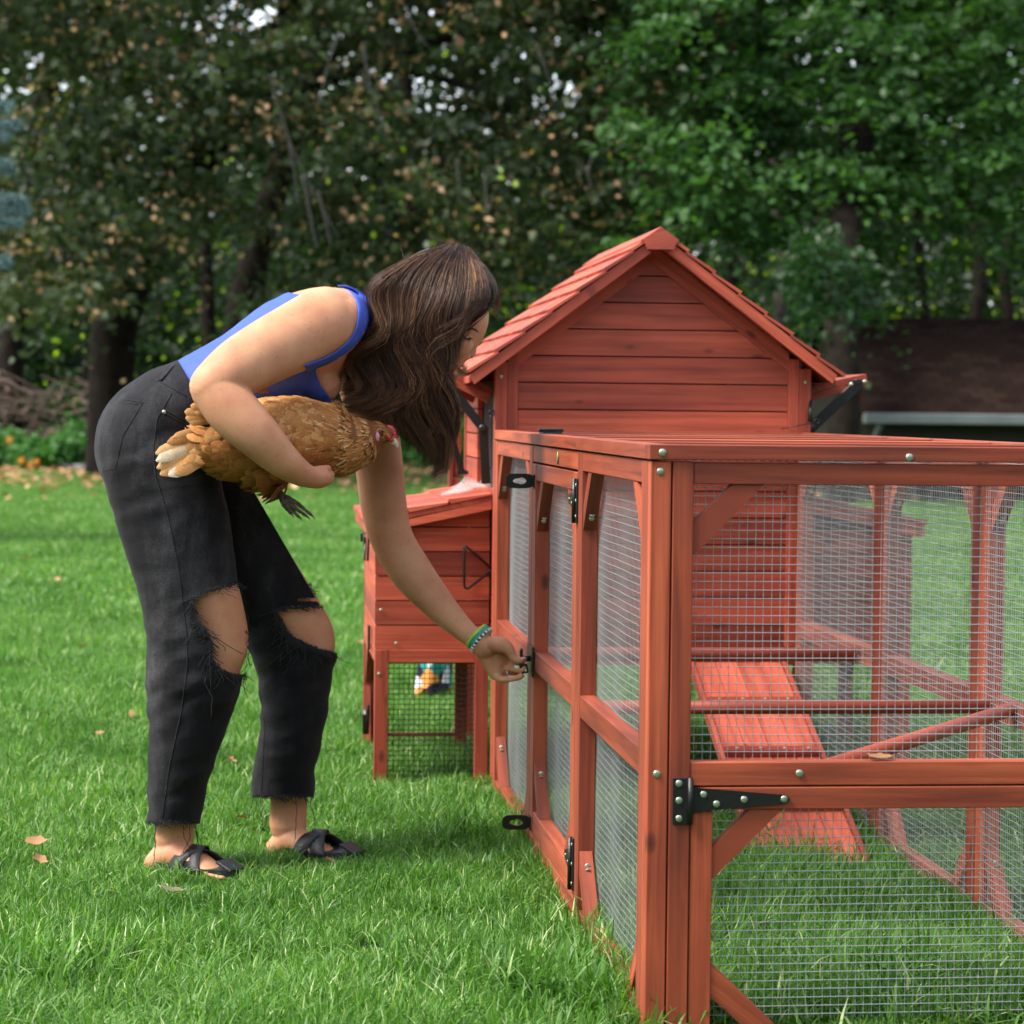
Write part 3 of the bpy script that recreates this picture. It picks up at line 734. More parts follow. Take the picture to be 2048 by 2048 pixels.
def boxcenters(g, n, x0, x1, y0, y1, z0, z1): return np.stack([g.uniform(x0, x1, n), g.uniform(y0, y1, n), g.uniform(z0, z1, n)], -1)
def pxcenters(g, polyfn, n, Y0, Y1, X=(-150, 2080), Z=(-150, 900)):
    out = []
    while len(out) < n:
        x, y = g.uniform(*X), g.uniform(*Z)
        if g.uniform() < polyfn(x, y): out.append(tuple(dd(x, y, g.uniform(Y0, Y1))))
    return np.array(out)
def sm(a, b, x): t_ = min(1, max(0, (x-a)/(b-a))); return t_*t_*(3-2*t_)
def nz(x, y, s, k=0): return noise.noise(Vector((x/s, y/s, k)))
# A: big olive tree with fawn seed bunches, left and centre
g = np.random.default_rng(3)
def fA(x, y):
    low = 560+90*nz(x, 0, 160, 1)+60*nz(x, y, 60, 2)
    if 760 < x < 1000: low -= 40
    if x > 1000: low = 520-(x-1000)*.25+60*nz(x, y, 80, 5)
    if x < 200: low += 60
    a = 1-sm(low-60, low, y); a *= 1-.62*sm(250, 330, y)*(1 if 230 < x < 640 else 0)*(nz(x, y, 50, 9) < .15); a *= 1-sm(1330, 1470, x+60*nz(y, x, 100, 3))
    return a*sm(-.30, .12, nz(x, y, 95, 7)+.10)
def shade_canopy(g, x0, x1, y0, y1, z0, z1, n):      # the upper crown, above the picture
    q_ = sprays(boxcenters(g, n, x0, x1, y0, y1, z0, z1), 14, .7, .55, g, .4); m = q_[0][:, 2] > z0-.5
    return tuple(a[m] for a in q_)
T1 = dd(210, 655, 30); T1.z = 0
trA = tree('seeding_tree', (T1.x, T1.y, 0), 'large leaning tree with dull green leaves and hanging fawn seed bunches, left and centre', 'tree',
   [(T1.x, T1.y, -.1), dd(215, 640, 30), dd(258, 500, 30), dd(305, 400, 29.5), dd(395, 280, 29), dd(470, 160, 28.5), dd(560, 0, 28), dd(600, -260, 28)], .34, .15,
   [([dd(395, 280, 29), dd(520, 200, 28), dd(700, 120, 27), dd(900, 60, 26.5), dd(1150, 30, 26)], .12, .03),
    ([dd(330, 370, 29.5), dd(300, 250, 28.5), dd(230, 130, 28), dd(180, 0, 28)], .10, .03),
    ([dd(700, 120, 27), dd(900, 170, 26), dd(1050, 260, 26), dd(1200, 330, 26)], .05, .012)],
   [sprays(pxcenters(g, fA, 640, 24.5, 29.5, (-100, 1480), (-100, 660)), 64, .28, .15, g, .34, .24),
    shade_canopy(g, T1.x-4, T1.x+9, 24, 31, 6.6, 10, 260)], L_OLIVE, BARK, 1)
# hanging bare twigs of that tree
mb = MB()
for pl in ([(510, 140), (525, 200), (548, 270), (575, 330), (610, 395), (640, 450)], [(545, 270), (556, 330), (560, 380)], [(600, 360), (615, 420), (625, 470)], [(570, 330), (590, 430), (600, 470)],
           [(685, 80), (690, 120), (700, 170), (718, 220), (730, 258)], [(862, 300), (866, 350), (865, 385)], [(1120, 290), (1110, 330), (1125, 370), (1140, 395)], [(770, 20), (785, 60), (810, 90)], [(915, 330), (918, 400), (925, 440), (945, 480)],
           [(1010, 80), (1030, 130), (1045, 180)], [(640, 60), (620, 120), (600, 200)]):
    limb(mb, [dd(x, y, 24.2) for x, y in pl], .015, .005, 6)
parts(mb, 'hanging_twig', TWIG, trA)
# B: green maple on the right
g = np.random.default_rng(4)
def fB(x, y):
    e = 1180+110*nz(y, 0, 130, 11)+max(0, y-300)*.5
    low = 480+70*nz(x, 0, 120, 12)
    if 1500 < x < 1660: low += 250*(1-abs(x-1580)/80)
    a = sm(e-80, e+60, x)*(1-sm(low-70, low+10, y))
    return a*sm(-.22, .2, nz(x*.8, y*1.5, 80, 13)+.06)
B0 = dd(1590, 760, 21.3); B0.z = 0
trB = tree('maple_tree', (B0.x, B0.y, 0), 'bright green maple with layered leaf sprays and a thick dark trunk at the right', 'tree',
   [(B0.x, B0.y, -.1), dd(1592, 720, 21.4), dd(1584, 560, 22), dd(1596, 400, 23), dd(1618, 250, 24), dd(1650, 80, 25), dd(1670, -260, 26)], .17, .20,
   [([dd(1610, 330, 23.5), dd(1660, 200, 26), dd(1760, 120, 25), dd(1850, 60, 25)], .10, .05), ([dd(1740, 128, 24.2), dd(1800, 92, 24.2), dd(1850, 50, 24.2)], .05, .05),
    ([dd(1605, 350, 23.5), dd(1500, 250, 26), dd(1400, 150, 25.5)], .09, .03)],
   [sprays(pxcenters(g, fB, 520, 22.5, 27, (1080, 2080), (-120, 760)), 64, .27, .14, g, .20, 0, .8),
    (lambda q_: (q_[0], q_[1], q_[2], q_[3], q_[4]*.3))(sprays(np.array([tuple(dd(g.normal(1572, 30), g.uniform(430, 600), g.uniform(20.3, 21.0))) for _ in range(24)]), 42, .17, .11, g, .5, 0, .5)),  # tint lowered: shade put into the colour of these brightly lit front sprays
    shade_canopy(g, B0.x-2.5, B0.x+6, 24, 30, 6.3, 9.5, 170)], L_MAPLE, BARK, 2)
# C: the rear wood, each tree with its own trunk and crown
g = np.random.default_rng(5)
def fC(x, y):
    v = .5+.9*nz(x, y, 120, 21)+.6*nz(x, y, 45, 22)
    return max(.0, min(1, v+.25*sm(300, 560, y)+(.35 if x > 1650 and y < 520 else 0)))
rear = [([(395, 655), (388, 500), (380, 380), (372, 250), (360, 60)], .12, 34, 'slim straight dark tree standing between the two leaning trunks'),
        ([(452, 650), (478, 500), (505, 400), (540, 290), (585, 150), (620, -80)], .27, 33, 'thick dark leaning tree just left of the woman\'s back'),
        ([(20, 690), (40, 420), (62, 280), (95, 120), (118, -60)], .22, 36, 'dark tree at the upper left corner of the wood'),
        ([(1640, 640), (1650, 500), (1645, 300), (1660, 100)], .16, 40, 'dark tree just right of the maple trunk, behind the shed'),
        ([(1838, 640), (1850, 520), (1842, 400), (1870, 250), (1880, 60)], .13, 36, 'thin forked tree rising behind the shed roof'),
        ([(1905, 640), (1895, 520), (1915, 420), (1935, 250), (1940, 60)], .12, 37, 'thin dark tree rising behind the shed roof near the right edge'),
        ([(755, 690), (770, 500), (778, 300), (760, 80)], .15, 42, 'rear tree behind the woman\'s head'),
        ([(1080, 760), (1075, 480), (1090, 300), (1120, 80)], .16, 44, 'rear tree behind the left roof slope'),
        ([(1370, 760), (1380, 480), (1365, 300), (1340, 80)], .14, 43, 'rear tree behind the right roof slope'),
        ([(1475, 760), (1470, 600), (1478, 480), (1450, 200)], .15, 39, 'grey barked rear tree right of the coop roof'),
        ([(1750, 700), (1742, 560), (1730, 430), (1720, 200)], .10, 42, 'slender rear tree behind the middle of the shed roof'),
        ([(165, 700), (160, 500), (190, 330), (175, 100)], .10, 43, 'slender rear tree behind the left leaning trunk')]
allC = pxcenters(g, fC, 620, 37, 47, (-120, 2060), (-100, 790))
bases = [dd(t_[0][0][0], t_[0][0][1], t_[2]) for t_ in rear]
asg = np.array([min(range(len(rear)), key=lambda i: abs(c[0]-bases[i].x)+.08*abs(c[1]-bases[i].y)) for c in allC])
for i, (pl, r_, Y, lab) in enumerate(rear):
    P = [dd(x, y, Y) for x, y in pl]; b = Vector((P[0].x, Y, 0)); sub = allC[asg == i]
    if len(sub) < 3: sub = allC[:3]
    nC = 34
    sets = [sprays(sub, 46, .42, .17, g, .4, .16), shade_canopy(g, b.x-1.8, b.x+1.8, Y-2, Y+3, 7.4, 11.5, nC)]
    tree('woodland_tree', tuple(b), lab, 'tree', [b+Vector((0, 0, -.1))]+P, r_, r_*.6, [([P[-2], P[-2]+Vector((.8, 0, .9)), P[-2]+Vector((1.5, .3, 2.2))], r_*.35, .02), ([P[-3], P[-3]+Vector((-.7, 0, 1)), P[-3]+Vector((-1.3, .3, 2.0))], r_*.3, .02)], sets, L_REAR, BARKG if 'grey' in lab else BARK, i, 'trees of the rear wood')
# far-off understory that reads as one dark mass
def fD(x, y): return (.25+.75*sm(330, 640, y))*sm(-.35, .25, nz(x, y, 70, 31)+.1)
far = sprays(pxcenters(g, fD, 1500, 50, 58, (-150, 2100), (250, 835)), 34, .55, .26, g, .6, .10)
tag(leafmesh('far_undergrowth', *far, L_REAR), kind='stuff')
def fE(x, y): return (.14+.95*sm(-20, 420, y+160*nz(x, y, 120, 41)))*sm(-.42, .1, nz(x, y, 50, 43)+.15*sm(400, 600, y))
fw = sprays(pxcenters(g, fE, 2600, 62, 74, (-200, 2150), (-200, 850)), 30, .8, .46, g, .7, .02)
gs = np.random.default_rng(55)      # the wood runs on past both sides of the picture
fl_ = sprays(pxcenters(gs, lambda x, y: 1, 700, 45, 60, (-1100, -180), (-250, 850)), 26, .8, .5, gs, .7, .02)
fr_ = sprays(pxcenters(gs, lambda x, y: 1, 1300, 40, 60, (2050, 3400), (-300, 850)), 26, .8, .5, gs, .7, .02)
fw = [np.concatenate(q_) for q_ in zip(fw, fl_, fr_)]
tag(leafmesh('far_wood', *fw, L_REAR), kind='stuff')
# ------------------------------------------------------------------ undergrowth, brush pile, flowers, leaf litter at the wood's edge
g = np.random.default_rng(6)
def weedbed(name, x0, x1, Y, zt, n, label, cat, mat=L_WEED, seed=1, size=.11):
    b = dd((x0+x1)/2, 880, Y); b.z = 0; root = empty(name, b, label, cat, None); mb = MB()
    C = []
    for k in range(n):
        px = g.uniform(x0, x1); p = dd(px, 870, Y+g.uniform(-.8, .8)); h = zt*g.uniform(.5, 1)
        p.z = 0; q = p+Vector((g.normal(0, .06), 0, h)); mb.tube([p, p*.5+q*.5+Vector((.02, 0, 0)), q], [.006, .005, .003], 4)
        for m in range(9): 
            u = g.uniform(.15, 1.); C.append(p*(1-u)+q*u)
    part(mb, 'stem', L_WEED, root)
    s_ = sprays(np.array([tuple(c) for c in C]), 9, .09, size, g, .7); leafmesh('foliage', *s_, mat, root); return root
weedbed('weed_clump', -60, 45, 33, .62, 26, 'tall green weeds at the left edge under the brush pile', 'weeds')
weedbed('weed_clump', 45, 110, 32.5, .55, 22, 'green weeds with orange blossoms left of the jeans', 'weeds')
weedbed('weed_clump', 110, 210, 33, .75, 30, 'dense green weeds directly behind the jeans', 'weeds')
weedbed('weed_clump', 740, 900, 34, .9, 34, 'dark weeds seen between the woman\'s hair and the coop', 'weeds')
FLOW = simple('orange_petals', (.75, .22, .02), .5); FLOY = simple('yellow_centre', (.8, .5, .05), .6)
for i, (px, py) in enumerate(((17, 829), (40, 868), (57, 876), (68, 871))):
    c = dd(px, py, 31.6); root = empty('wildflower', (c.x, c.y, 0), ['orange wildflower standing highest at the left edge', 'small orange wildflower left of the other two low ones', 'yellow orange wildflower in the middle of the low three', 'reddish orange wildflower nearest the jeans'][i], 'flower', 'orange wildflowers in the weeds')
    mb = MB(); mb.tube([(c.x, c.y, 0), (c.x+.02, c.y, c.z*.5), tuple(c)], [.006, .005, .004], 5); part(mb, 'stem', L_WEED, root)
    mb = MB()
    for k in range(9):
        a = 6.283*k/9; mb.raw([c, c+Vector((math.cos(a-.3)*.04, -.01, math.sin(a-.3)*.04)), c+Vector((math.cos(a)*.06, -.02, math.sin(a)*.06)), c+Vector((math.cos(a+.3)*.04, -.01, math.sin(a+.3)*.04))], [[0, 1, 2, 3]])
    part(mb, 'petals', FLOW, root); mb = MB(); mb.disc(c+Vector((0, -.012, 0)), (0, -1, 0), .018, .012); part(mb, 'centre', FLOY, root)
DEAD = simple('dead_brush', (.13, .09, .07), .9, 0, 0, 1, .3, 5)
b = dd(90, 780, 35.5); root = empty('brush_pile', (b.x, b.y, 0), 'tangled pile of dead brown branches behind the weeds at the left', 'brush pile'); mb = MB()
for k in range(150):
    p = dd(g.uniform(-60, 215), g.uniform(725, 850), 35.5+g.uniform(-.7, .7)); p.z = max(.02, p.z)
    dv = Vector((g.normal(0, .6), g.normal(0, .25), g.normal(-.05, .22))); limb(mb, [p-dv*.5, p+Vector((0, 0, g.normal(0, .05))), p+dv*.5], g.uniform(.01, .035), .006, 5)
p = dd(5, 718, 35); limb(mb, [dd(-60, 740, 35), p, dd(40, 735, 35), dd(90, 745, 35)], .06, .02, 6)
part(mb, 'dead_branches', DEAD, root)
n = 5200; C = np.stack([g.uniform(-9, 14, n), 20+g.beta(2.2, 1.2, n)*18, g.uniform(.045, .085, n)], -1)
tag(leafmesh('leaf_litter', C, np.stack([g.normal(0, .45, n), g.normal(-.25, .4, n), np.ones(n)], -1), g.normal(0, 1, (n, 3)), g.uniform(.07, .15, n), g.uniform(0, 1, n), L_DRY), kind='stuff')
STONE = simple('field_stone', (.28, .27, .29), .85, 0, .5, 9, .3, 6)
for i, (px, py, r_) in enumerate(((120, 872, .16), (146, 874, .12), (178, 868, .2))):
    c = dd(px, py, 32); m = bpy.data.meshes.new('stone'); bm = bmesh.new(); bmesh.ops.create_icosphere(bm, subdivisions=3, radius=r_)
    for v in bm.verts: v.co *= 1+.35*noise.noise(v.co*6+Vector((i*9, 0, 0))); v.co.z *= .55
    for f_ in bm.faces: f_.smooth = True
    bm.to_mesh(m); bm.free(); m.materials.append(STONE); o = bpy.data.objects.new('stone', m); COL.objects.link(o); o.location = (c.x, c.y, .05)
    tag(o, ['grey stone at the wood edge, leftmost of three', 'small grey stone, middle of three at the wood edge', 'largest grey stone beside the jeans at the wood edge'][i], 'stone', 'stones at the wood edge')
# ------------------------------------------------------------------ blue spruce at the left edge
g = np.random.default_rng(9)
S0 = dd(-400, 900, 13.5); root = empty('blue_spruce', (S0.x, S0.y, 0), 'blue spruce whose pale blue branch tips reach in at the left edge', 'spruce tree')
mb = MB(); mb.tube([(S0.x, S0.y, 0), (S0.x, S0.y, 5)], [.14, .03], 10); C = []; Dv = []
for k in range(64):
    z = .7+k*.062; a = k*2.4+g.uniform(-.3, .3); L = max(.3, 1.05*(1-z/5.6))*g.uniform(.85, 1.1)
    c0 = Vector((S0.x, S0.y, z)); dv = Vector((math.cos(a), math.sin(a), -.12)); tip = c0+dv*L+Vector((0, 0, .10))
    mb.tube([c0, c0+dv*L*.5+Vector((0, 0, -.03)), tip], [.02, .012, .005], 5)
    for m in range(16):
        u = .25+.75*m/15; q = c0.lerp(tip, u); sd_ = Vector((-dv.y, dv.x, 0))
        for s_ in (-1, 1):
            l2 = .26*L*(1.15-u)+.05; 
            for w_ in range(5): C.append(tuple(q+(sd_*s_+dv*.7)*l2*w_/5)); Dv.append(tuple(sd_*s_*.7+dv))
# spruce tips that the photo shows
for px, py in ((30, 420), (38, 378), (26, 235), (12, 200), (10, 310), (16, 320), (8, 255), (10, 495), (45, 398)):
    tip = dd(px, py, 13.2); c0 = Vector((S0.x, S0.y, tip.z+.15)); mb.tube([c0, c0.lerp(tip, .6)+Vector((0, 0, -.03)), tip], [.02, .012, .004], 5)
    for m in range(26):
        u = .45+.55*m/25; q = c0.lerp(tip, u); dv = (tip-c0).normalized()
        for s_ in (-1, 1):
            for w_ in range(5): C.append(tuple(q+(Vector((0, 0, 1))*s_*.33+dv*.8+Vector((0, s_*.5, 0)))*(.10*(1.2-u))*w_/5)); Dv.append(tuple(dv+Vector((0, 0, s_*.5))))
part(mb, 'trunk', BARK, root)
C = np.repeat(np.array(C), 16, 0); n = len(C); Dv = np.repeat(np.array(Dv), 16, 0)+g.normal(0, .55, (n, 3))
leafmesh('needles', C+g.normal(0, .011, (n, 3))+Dv*.015, g.normal(0, 1, (n, 3)), Dv+g.normal(0, .4, (n, 3)), g.uniform(.035, .07, n), g.uniform(0, 1, n)**1.5, L_BLUE, root, asp=.09, fold=0)
# ------------------------------------------------------------------ shed behind at the right
SHR, t, p_, o_ = NT('brown_asphalt_shingles'); tc = nd(t, 'ShaderNodeTexCoord'); mp = nd(t, 'ShaderNodeMapping'); t.links.new(tc.outputs['UV'], mp.inputs[0]); mp.inputs['Scale'].default_value = (1, 1, 1)
br = nd(t, 'ShaderNodeTexBrick', Scale=2.4); br.inputs['Color1'].default_value = (.011, .006, .005, 1); br.inputs['Color2'].default_value = (.022, .013, .010, 1); br.inputs['Mortar'].default_value = (.003, .002, .0015, 1); br.inputs['Mortar Size'].default_value = .015
t.links.new(mp.outputs[0], br.inputs[0]); t.links.new(br.outputs[0], p_.inputs[0]); p_.inputs['Roughness'].default_value = .95; p_.inputs['Specular IOR Level'].default_value = .05
TANW = simple('tan_siding', (.035, .033, .024), .8, spec=.1); GUT = simple('grey_white_gutter', (.13, .15, .145), .5, 0, 0, 1, .15, 3)
e0, e1 = dd(1622, 776, 22), dd(1932, 797, 22); r0 = dd(1610, 598, 23.6)
ez = .955; rz = r0.z; xl = e0.x; xr = xl+7
shed = empty('shed', (xl, 22, 0), 'low shed with dark brown shingle roof and pale gutter at the right behind the coop', 'shed')
mb = MB(); A_, B_, C_, D_ = Vector((xl-.05, 21.8, ez)), Vector((xr, 21.8, ez)), Vector((xr, 23.6, rz)), Vector((xl-.05, 23.6, rz))
th = Vector((0, 0, -.05)); mb.raw([A_, B_, C_, D_, A_+th, B_+th, C_+th, D_+th], [[0, 1, 2, 3], [4, 7, 6, 5], [0, 4, 5, 1], [0, 3, 7, 4], [1, 5, 6, 2]], [[(0, 0), (7, 0), (7, 2), (0, 2)]]+[[(0, 0)]*4]*4)
A2, B2 = Vector((xl-.05, 25.4, ez)), Vector((xr, 25.4, ez)); mb.raw([D_, C_, B2, A2, D_+th, C_+th, B2+th, A2+th], [[0, 1, 2, 3], [4, 7, 6, 5], [2, 6, 7, 3], [0, 3, 7, 4]], [[(0, 0), (7, 0), (7, 2), (0, 2)]]+[[(0, 0)]*4]*3)
part(mb, 'roof', SHR, shed)
mb = MB(); mb.box((xl, 22, 0), (xr-.1, 22.1, ez-.06)); mb.prism([(xl, 22.105, 0), (xl, 25.2, 0), (xl, 25.2, ez-.06), (xl, 23.6, rz-.09), (xl, 22.105, ez-.05)], (.1, 0, 0)); mb.box((xl+.105, 25.1, 0), (xr-.1, 25.2, ez-.06)); part(mb, 'wall', TANW, shed)
mb = MB()
mb.box((xl-.02, 21.66, ez-.115), (xr, 21.79, ez-.005), ch=.01); part(mb, 'gutter', GUT, shed)
mb = MB(); mb.tube([(xl+.17, 21.75, ez-.1), (xl+.17, 21.95, ez-.22), (xl+.17, 21.95, 0)], .035, 8); part(mb, 'downspout', GUT, shed)
# fallen leaves, one by one
def dry_leaf(c, s_, rz, tilt, label, seed, col=L_DRY, tint=.5):
    mb = MB(); g2 = random.Random(seed); n_ = 15; c = Vector(c); ring = []
    Mx = Matrix.Rotation(rz, 3, 'Z') @ Matrix.Rotation(tilt, 3, 'X')
    for i in range(n_):
        a = 2*math.pi*i/n_; r_ = s_*(.62+.38*abs(math.cos(2.5*a)))*g2.uniform(.8, 1.05); x, y = math.cos(a)*r_, math.sin(a)*r_*.62
        ring.append((x, y, .30*abs(y)+.22*x*x/s_*g2.uniform(.2, 1.6)))
    vs = [c+Mx @ Vector(q) for q in ring]+[c+Mx @ (Vector(q)*.5+Vector((0, 0, -.1*s_*.3))) for q in ring]+[c]
    fs = [[i, (i+1) % n_, n_+(i+1) % n_, n_+i] for i in range(n_)]+[[n_+i, n_+(i+1) % n_, 2*n_] for i in range(n_)]
    mb.raw(vs, fs, smooth=True, tint=tint); mb.tube([c+Mx @ Vector((-s_*.5, 0, .0)), c+Mx @ Vector((-s_*1.25, .002, .006))], [.0009, .0006], 5, tint=.1)
    o = mb.build('fallen_leaf', col, loc=c); return tag(o, label, 'leaf', 'fallen dry leaves near the run')
for i, (px, py, s_, ti, lab) in enumerate((
    (68, 1588, .024, .55, 'brown dry leaf on the grass at the far left, upper of two'), (75, 1623, .026, .85, 'tan dry leaf on the grass at the far left, lower of two'),
    (320, 1680, .026, 1., 'pale whitish leaf on the grass in front of the near sandal'), (155, 1220, .022, .2, 'dark brown leaf on the grass left of the knees'),
    (250, 1346, .020, .6, 'upright tan leaf on the grass left of the near shin'), (187, 1383, .014, .75, 'tiny pale leaf on the grass left of the near shin'),
    (436, 1434, .026, .55, 'orange brown leaf on the grass between the two shins'), (455, 1542, .014, .3, 'small reddish leaf on the grass between the ankles'),
    (50, 1052, .03, .7, 'tan leaf on the far lawn at the left edge'), (108, 1094, .03, .6, 'tan leaf on the far lawn behind the jeans'), (685, 1212, .022, .9, 'small pale leaf on the lawn beside the far knee'))):
    p = dd(px, py, 3); r_ = ray(px*1.06004, py*1.06004); tt = (.055-CP[2])/r_[2]; p = Vector(CP+r_*tt)
    dry_leaf(p, s_*1.1, i*1.3, .5 if i != 4 else 1.3, lab, i, L_DRY if i != 2 else L_PALE, tint=ti)
p = dd(1660, 1427, .016); dry_leaf((p.x, .016, .4235), .026, .2, .15, 'curled brown leaf lying on the front middle rail of the run', 31, tint=.5)
p = atx(1202, 1937, -.012); dry_leaf((-.012, p.y, .055), .022, 2.0, .3, 'curled brown leaf caught at the foot of the run side', 32, tint=.55)
# patterned cloth hem far behind, seen through the black mesh
CLO, t, p_, o_ = NT('patterned_cloth'); tc = nd(t, 'ShaderNodeTexCoord'); vo = nd(t, 'ShaderNodeTexVoronoi', Scale=26.); t.links.new(tc.outputs['Object'], vo.inputs[0])
sp = nd(t, 'ShaderNodeSeparateColor'); t.links.new(vo.outputs['Color'], sp.inputs[0]); r_ = ramp(t, sp.outputs[0], [(.0, (.012, .014, .03)), (.35, (.02, .03, .06)), (.36, (.6, .62, .68)), (.58, (.7, .7, .74)), (.59, (.02, .25, .22)), (.75, (.02, .2, .35)), (.76, (.75, .28, .06)), (1, (.7, .35, .12))]); r_.node.color_ramp.interpolation = 'CONSTANT'
t.links.new(r_, p_.inputs[0]); p_.inputs['Roughness'].default_value = .9
mb = MB(); Yc = 4.3; A = [at(858, 1310, Yc), at(905, 1312, Yc), at(922, 1330, Yc)]; n_ = 26; vs = []
for j in range(9):
    v_ = j/8; cx_ = at(888-22*v_, 1322+75*v_, Yc)
    top = cx_.copy()
    for i in range(n_):
        a = 2*math.pi*i/n_; rr = (.034+.022*v_)*(1+.14*math.sin(a*6)); vs.append((cx_.x+math.cos(a)*rr, Yc+math.sin(a)*rr, .60-.56*v_+.015*math.sin(a*5)*v_))
fs = [[j*n_+i, j*n_+(i+1) % n_, (j+1)*n_+(i+1) % n_, (j+1)*n_+i] for j in range(8) for i in range(n_)]+[list(range(n_))]
mb.raw(vs, fs, smooth=True); tag(mb.build('patterned_cloth', CLO, loc=(vs[0][0], Yc, .08)), 'white, orange and teal patterned cloth on the lawn, seen through the black mesh', 'cloth')

# unseen leaf ring behind and beside the camera, added to block low sky light
g = np.random.default_rng(77); cs = []
for k in range(1200):
    a = g.uniform(0, 2*math.pi); r_ = g.uniform(15, 20)
    x, y = math.cos(a)*r_, 4+math.sin(a)*r_
    if y > 11: continue
    if abs(x) < 12 and y > 4: continue
    cs.append((x, y, g.uniform(.4, 8 if abs(x) > 10 else 4)))
tag(leafmesh('sky_block_leaves', *sprays(np.array(cs), 16, .9, .8, g, .8, 0), L_REAR), kind='stuff')

# ------------------------------------------------------------------ the woman
def c1(x, y, Y): return at(150+x/2.14667, 450+y/2.14667, Y)
def c2(x, y, Y): return c1(x, y+1288, Y)
def c3(x, y, Y): return at(900+x/9.66, 1200+y/9.66, Y)
def hp(x, y, Y): return at(280+x/3.5127, 740+y/3.5127, Y)
VD = Vector(FW)
def loft(mb, secs, n=20, cap=3):
    n = int(n*2.2)
    """secs: (point, radius in the picture plane, radius in depth); rounded ends"""
    P = [Vector(s_[0]) for s_ in secs]; A = [s_[1] for s_ in secs]; B = [s_[2] for s_ in secs]
    Q, QA, QB = [], [], []; m = 8; N_ = len(P)
    def cr(a, b, c, d, u): return .5*((2*b)+(c-a)*u+(2*a-5*b+4*c-d)*u*u+(3*b-a-3*c+d)*u**3)
    for i in range(N_-1):
        i0, i3 = max(i-1, 0), min(i+2, N_-1)
        for k in range(m):
            u = k/m; Q.append(cr(P[i0], P[i], P[i+1], P[i3], u)); QA.append(max(.001, cr(A[i0], A[i], A[i+1], A[i3], u))); QB.append(max(.001, cr(B[i0], B[i], B[i+1], B[i3], u)))
    Q.append(P[-1]); QA.append(A[-1]); QB.append(B[-1])
    t0 = (Q[0]-Q[1]).normalized(); t1 = (Q[-1]-Q[-2]).normalized()
    f = [(math.sin(k*math.pi/2/cap), math.cos(k*math.pi/2/cap)) for k in range(1, cap+1)]
    r0 = min(QA[0], QB[0]); r1 = min(QA[-1], QB[-1])
    q0, qa0, qb0, q1, qa1, qb1 = Q[0], QA[0], QB[0], Q[-1], QA[-1], QB[-1]
    Q = [q0+t0*r0*s_ for s_, c_ in reversed(f)]+Q+[q1+t1*r1*s_ for s_, c_ in f]
    QA = [max(1e-4, qa0*c_) for s_, c_ in reversed(f)]+QA+[max(1e-4, qa1*c_) for s_, c_ in f]
    QB = [max(1e-4, qb0*c_) for s_, c_ in reversed(f)]+QB+[max(1e-4, qb1*c_) for s_, c_ in f]
    vs = []; fs = []; M_ = len(Q)
    for i, p in enumerate(Q):
        t = (Q[min(i+1, M_-1)]-Q[max(i-1, 0)]).normalized(); b = t.cross(VD)
        if b.length < .05: b = Vector((0, 0, 1)).cross(t)
        b.normalize(); a = b.cross(t)
        for k in range(n): th = 2*math.pi*k/n; vs.append(p+b*QA[i]*math.cos(th)+a*QB[i]*math.sin(th))
    for i in range(M_-1):
        for k in range(n): k2 = (k+1) % n; fs.append([i*n+k, i*n+k2, (i+1)*n+k2, (i+1)*n+k])
    fs += [list(range(n))[::-1], [(M_-1)*n+k for k in range(n)]]
    mb.raw(vs, fs, smooth=True)
def S1(L, k=None):      # c1-coordinates (x, y, Y, r_px, depth_r or factor)
    return [(c1(x, y, Y), r*.0000932*(Y+3.65), (rd if rd > 0 else r*.0000932*(Y+3.65)*(-rd if rd < 0 else 1))) for x, y, Y, r, rd in L]
def S3(L): return [(c3(x, y, Y), r*.0000207*(Y+3.65), r*.0000207*(Y+3.65)) for x, y, Y, r in L]
def SH(L): return [(hp(x, y, Y), r*.0000569*(Y+3.65), rd) for x, y, Y, r, rd in L]
def ellip(mb, c, X, Yv, Z, n=24):
    vs = []; fs = []; c = Vector(c)
    for i in range(n//2+1):
        ph = math.pi*i/(n//2)
        for k in range(n): th = 2*math.pi*k/n; vs.append(c+X*(max(1e-3, math.sin(ph))*math.cos(th))+Yv*(max(1e-3, math.sin(ph))*math.sin(th))+Z*math.cos(ph))
    for i in range(n//2):
        for k in range(n): k2 = (k+1) % n; fs.append([i*n+k, (i+1)*n+k, (i+1)*n+k2, i*n+k2])
    mb.raw(vs, fs, smooth=True)
def remeshed(mb, vox, it=4, fac=.5):
    """union of the lofts as one continuous surface -> (verts Nx3, tris Mx3)"""
    me = bpy.data.meshes.new('tmp'); me.from_pydata([tuple(v) for v in mb.v], [], mb.f); me.update()
    bm = bmesh.new(); bm.from_mesh(me); bmesh.ops.recalc_face_normals(bm, faces=bm.faces); bm.to_mesh(me); bm.free()
    o = bpy.data.objects.new('tmp', me); COL.objects.link(o)
    m = o.modifiers.new('r', 'REMESH'); m.mode = 'VOXEL'; m.voxel_size = vox; m.adaptivity = 0
    m = o.modifiers.new('s', 'SMOOTH'); m.factor = fac; m.iterations = it
    dg = bpy.context.evaluated_depsgraph_get(); e = o.evaluated_get(dg).to_mesh()
    n = len(e.vertices); v = np.empty(n*3, np.float32); e.vertices.foreach_get('co', v)
    e.calc_loop_triangles(); k = len(e.loop_triangles); f = np.empty(k*3, np.int32); e.loop_triangles.foreach_get('vertices', f)
    bpy.data.objects.remove(o)
    return v.reshape(-1, 3).astype(float), f.reshape(-1, 3)
def normals(v, f):
    fn = np.cross(v[f[:, 1]]-v[f[:, 0]], v[f[:, 2]]-v[f[:, 0]]); n = np.zeros_like(v)
    for k in range(3): np.add.at(n, f[:, k], fn)
    return n/(np.linalg.norm(n, axis=1)[:, None]+1e-12)
